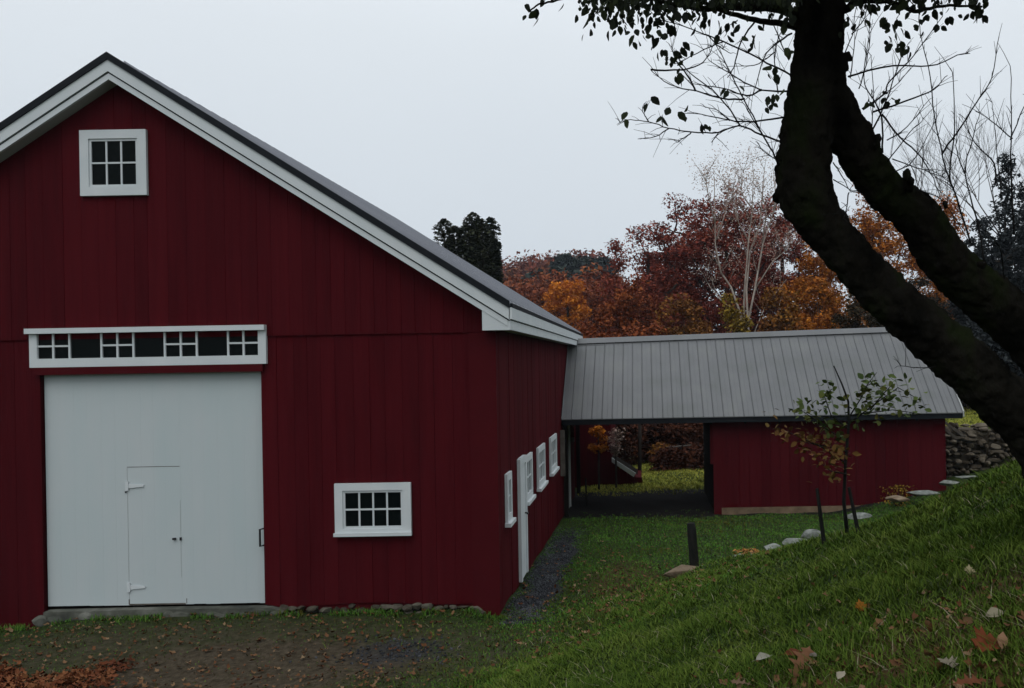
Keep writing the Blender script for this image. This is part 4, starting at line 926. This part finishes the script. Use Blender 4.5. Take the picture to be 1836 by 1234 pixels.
# a few large leaves one can point at
def outline(kind):
    if kind == 'oak':
        half = [(0,0),(.12,.03),(.2,.15),(.25,.05),(.36,.07),(.44,.26),(.5,.08),(.6,.1),(.68,.27),(.73,.09),(.82,.08),(.88,.16),(.92,.05),(1,0)]
    elif kind == 'maple':
        half = [(0,0),(.05,.06),(.0,.28),(.18,.22),(.22,.5),(.36,.36),(.48,.46),(.5,.2),(.7,.28),(.72,.12),(1,0)]
    else:
        half = [(0,0),(.15,.14),(.4,.26),(.65,.22),(.88,.08),(1,0)]
    return half
def big_leaf(px, py, Yg, size, kind, col, ang, label, curl=.25, tilt=(.15,.1)):
    # march the view ray to the ground so that the leaf lies in the grass
    y = 1.5
    while y < 16:
        p = P(px, py, y)
        if p.z < H(p.x, p.y)+.045: break
        y += .02
    half = outline(kind); vs = []; fs = []
    for i, (x, w) in enumerate(half): vs += [(x-.5, w, curl*w*w*2+.05*math.sin(x*5)), (x-.5, 0, -.02+.06*math.sin(x*3)), (x-.5, -w, curl*w*w*2)]
    for i in range(len(half)-1):
        a = i*3; fs += [(a, a+1, a+4, a+3), (a+1, a+2, a+5, a+4)]
    m = leafm('leaf '+label[:20], [tuple(c_*.4 for c_ in col), tuple(c_*.68 for c_ in col)], 30)
    size *= .88; me = MB().add(vs, fs); me.tube([(-.5,0,-.02),(-.66,.02,-.03),(-.8,.0,-.05)], [.008,.008,.006], 5)
    o = me.build('fallen_leaf', m, None, True); o.location = (p.x, p.y, p.z); o.scale = (size,)*3
    o.matrix_world = Matrix.Translation((p.x, p.y, p.z+.004)) @ Matrix.Rotation(tilt[0]+.15, 4, 'X') @ Matrix.Rotation(ang, 4, 'Z') @ Matrix.Scale(size, 4); tag(o, label, 'fallen leaf', 'large fallen leaves on the bank')
big_leaf(1435,1190,3, .24, 'oak', (.24,.115,.06), R(58), 'large tan brown oak leaf with lobes near the bottom edge', .2, (.5,.0))
big_leaf(1543,1086,4, .095, 'maple', (.33,.13,.015), R(95), 'bright orange maple leaf alone in the green grass', .2, (.5,0))
big_leaf(1775,1155,3.4, .13, 'maple', (.22,.06,.025), R(20), 'rusty red curled leaf at the right below the pale leaf', .6, (.4,.2))
big_leaf(1797,1150,3.4, .08, 'oval', (.34,.19,.11), R(70), 'peach coloured leaf lying on the rusty red leaf', .5, (.6,.2))
big_leaf(1785,1102,3.6, .095, 'oval', (.36,.32,.22), R(15), 'curled pale cream leaf at the right edge of the bank', .9, (.5,.0))
big_leaf(1738,1022,5, .07, 'maple', (.42,.36,.20), R(80), 'small pale yellow star-shaped leaf high on the bank', .2, (.6,0))
big_leaf(1425,1172,3.2, .12, 'oval', (.15,.045,.02), R(10), 'dark rust leaf left of the large oak leaf', .3)
big_leaf(1370,1180,3.2, .11, 'oval', (.42,.40,.33), R(25), 'pale grey narrow leaf at the left of the leaf group', .9)
big_leaf(1455,1176,3.2, .09, 'oval', (.36,.32,.27), R(-15), 'greyish curled leaf between the rust leaf and the oak leaf', .8)
big_leaf(1508,1212,3, .075, 'oval', (.45,.40,.30), R(55), 'small cream leaf just right of the oak leaf', .7)
big_leaf(1697,1190,3, .08, 'maple', (.30,.26,.19), R(130), 'dull tan leaf between the oak leaf and the rusty leaf', .5)
big_leaf(1330,1226,3, .12, 'oak', (.22,.14,.09), R(160), 'brown leaf cut by the bottom edge left of the oak leaf', .4)
big_leaf(1740,1224,2.8, .13, 'oak', (.20,.07,.035), R(10), 'reddish brown leaf at the bottom edge near the right corner', .4)
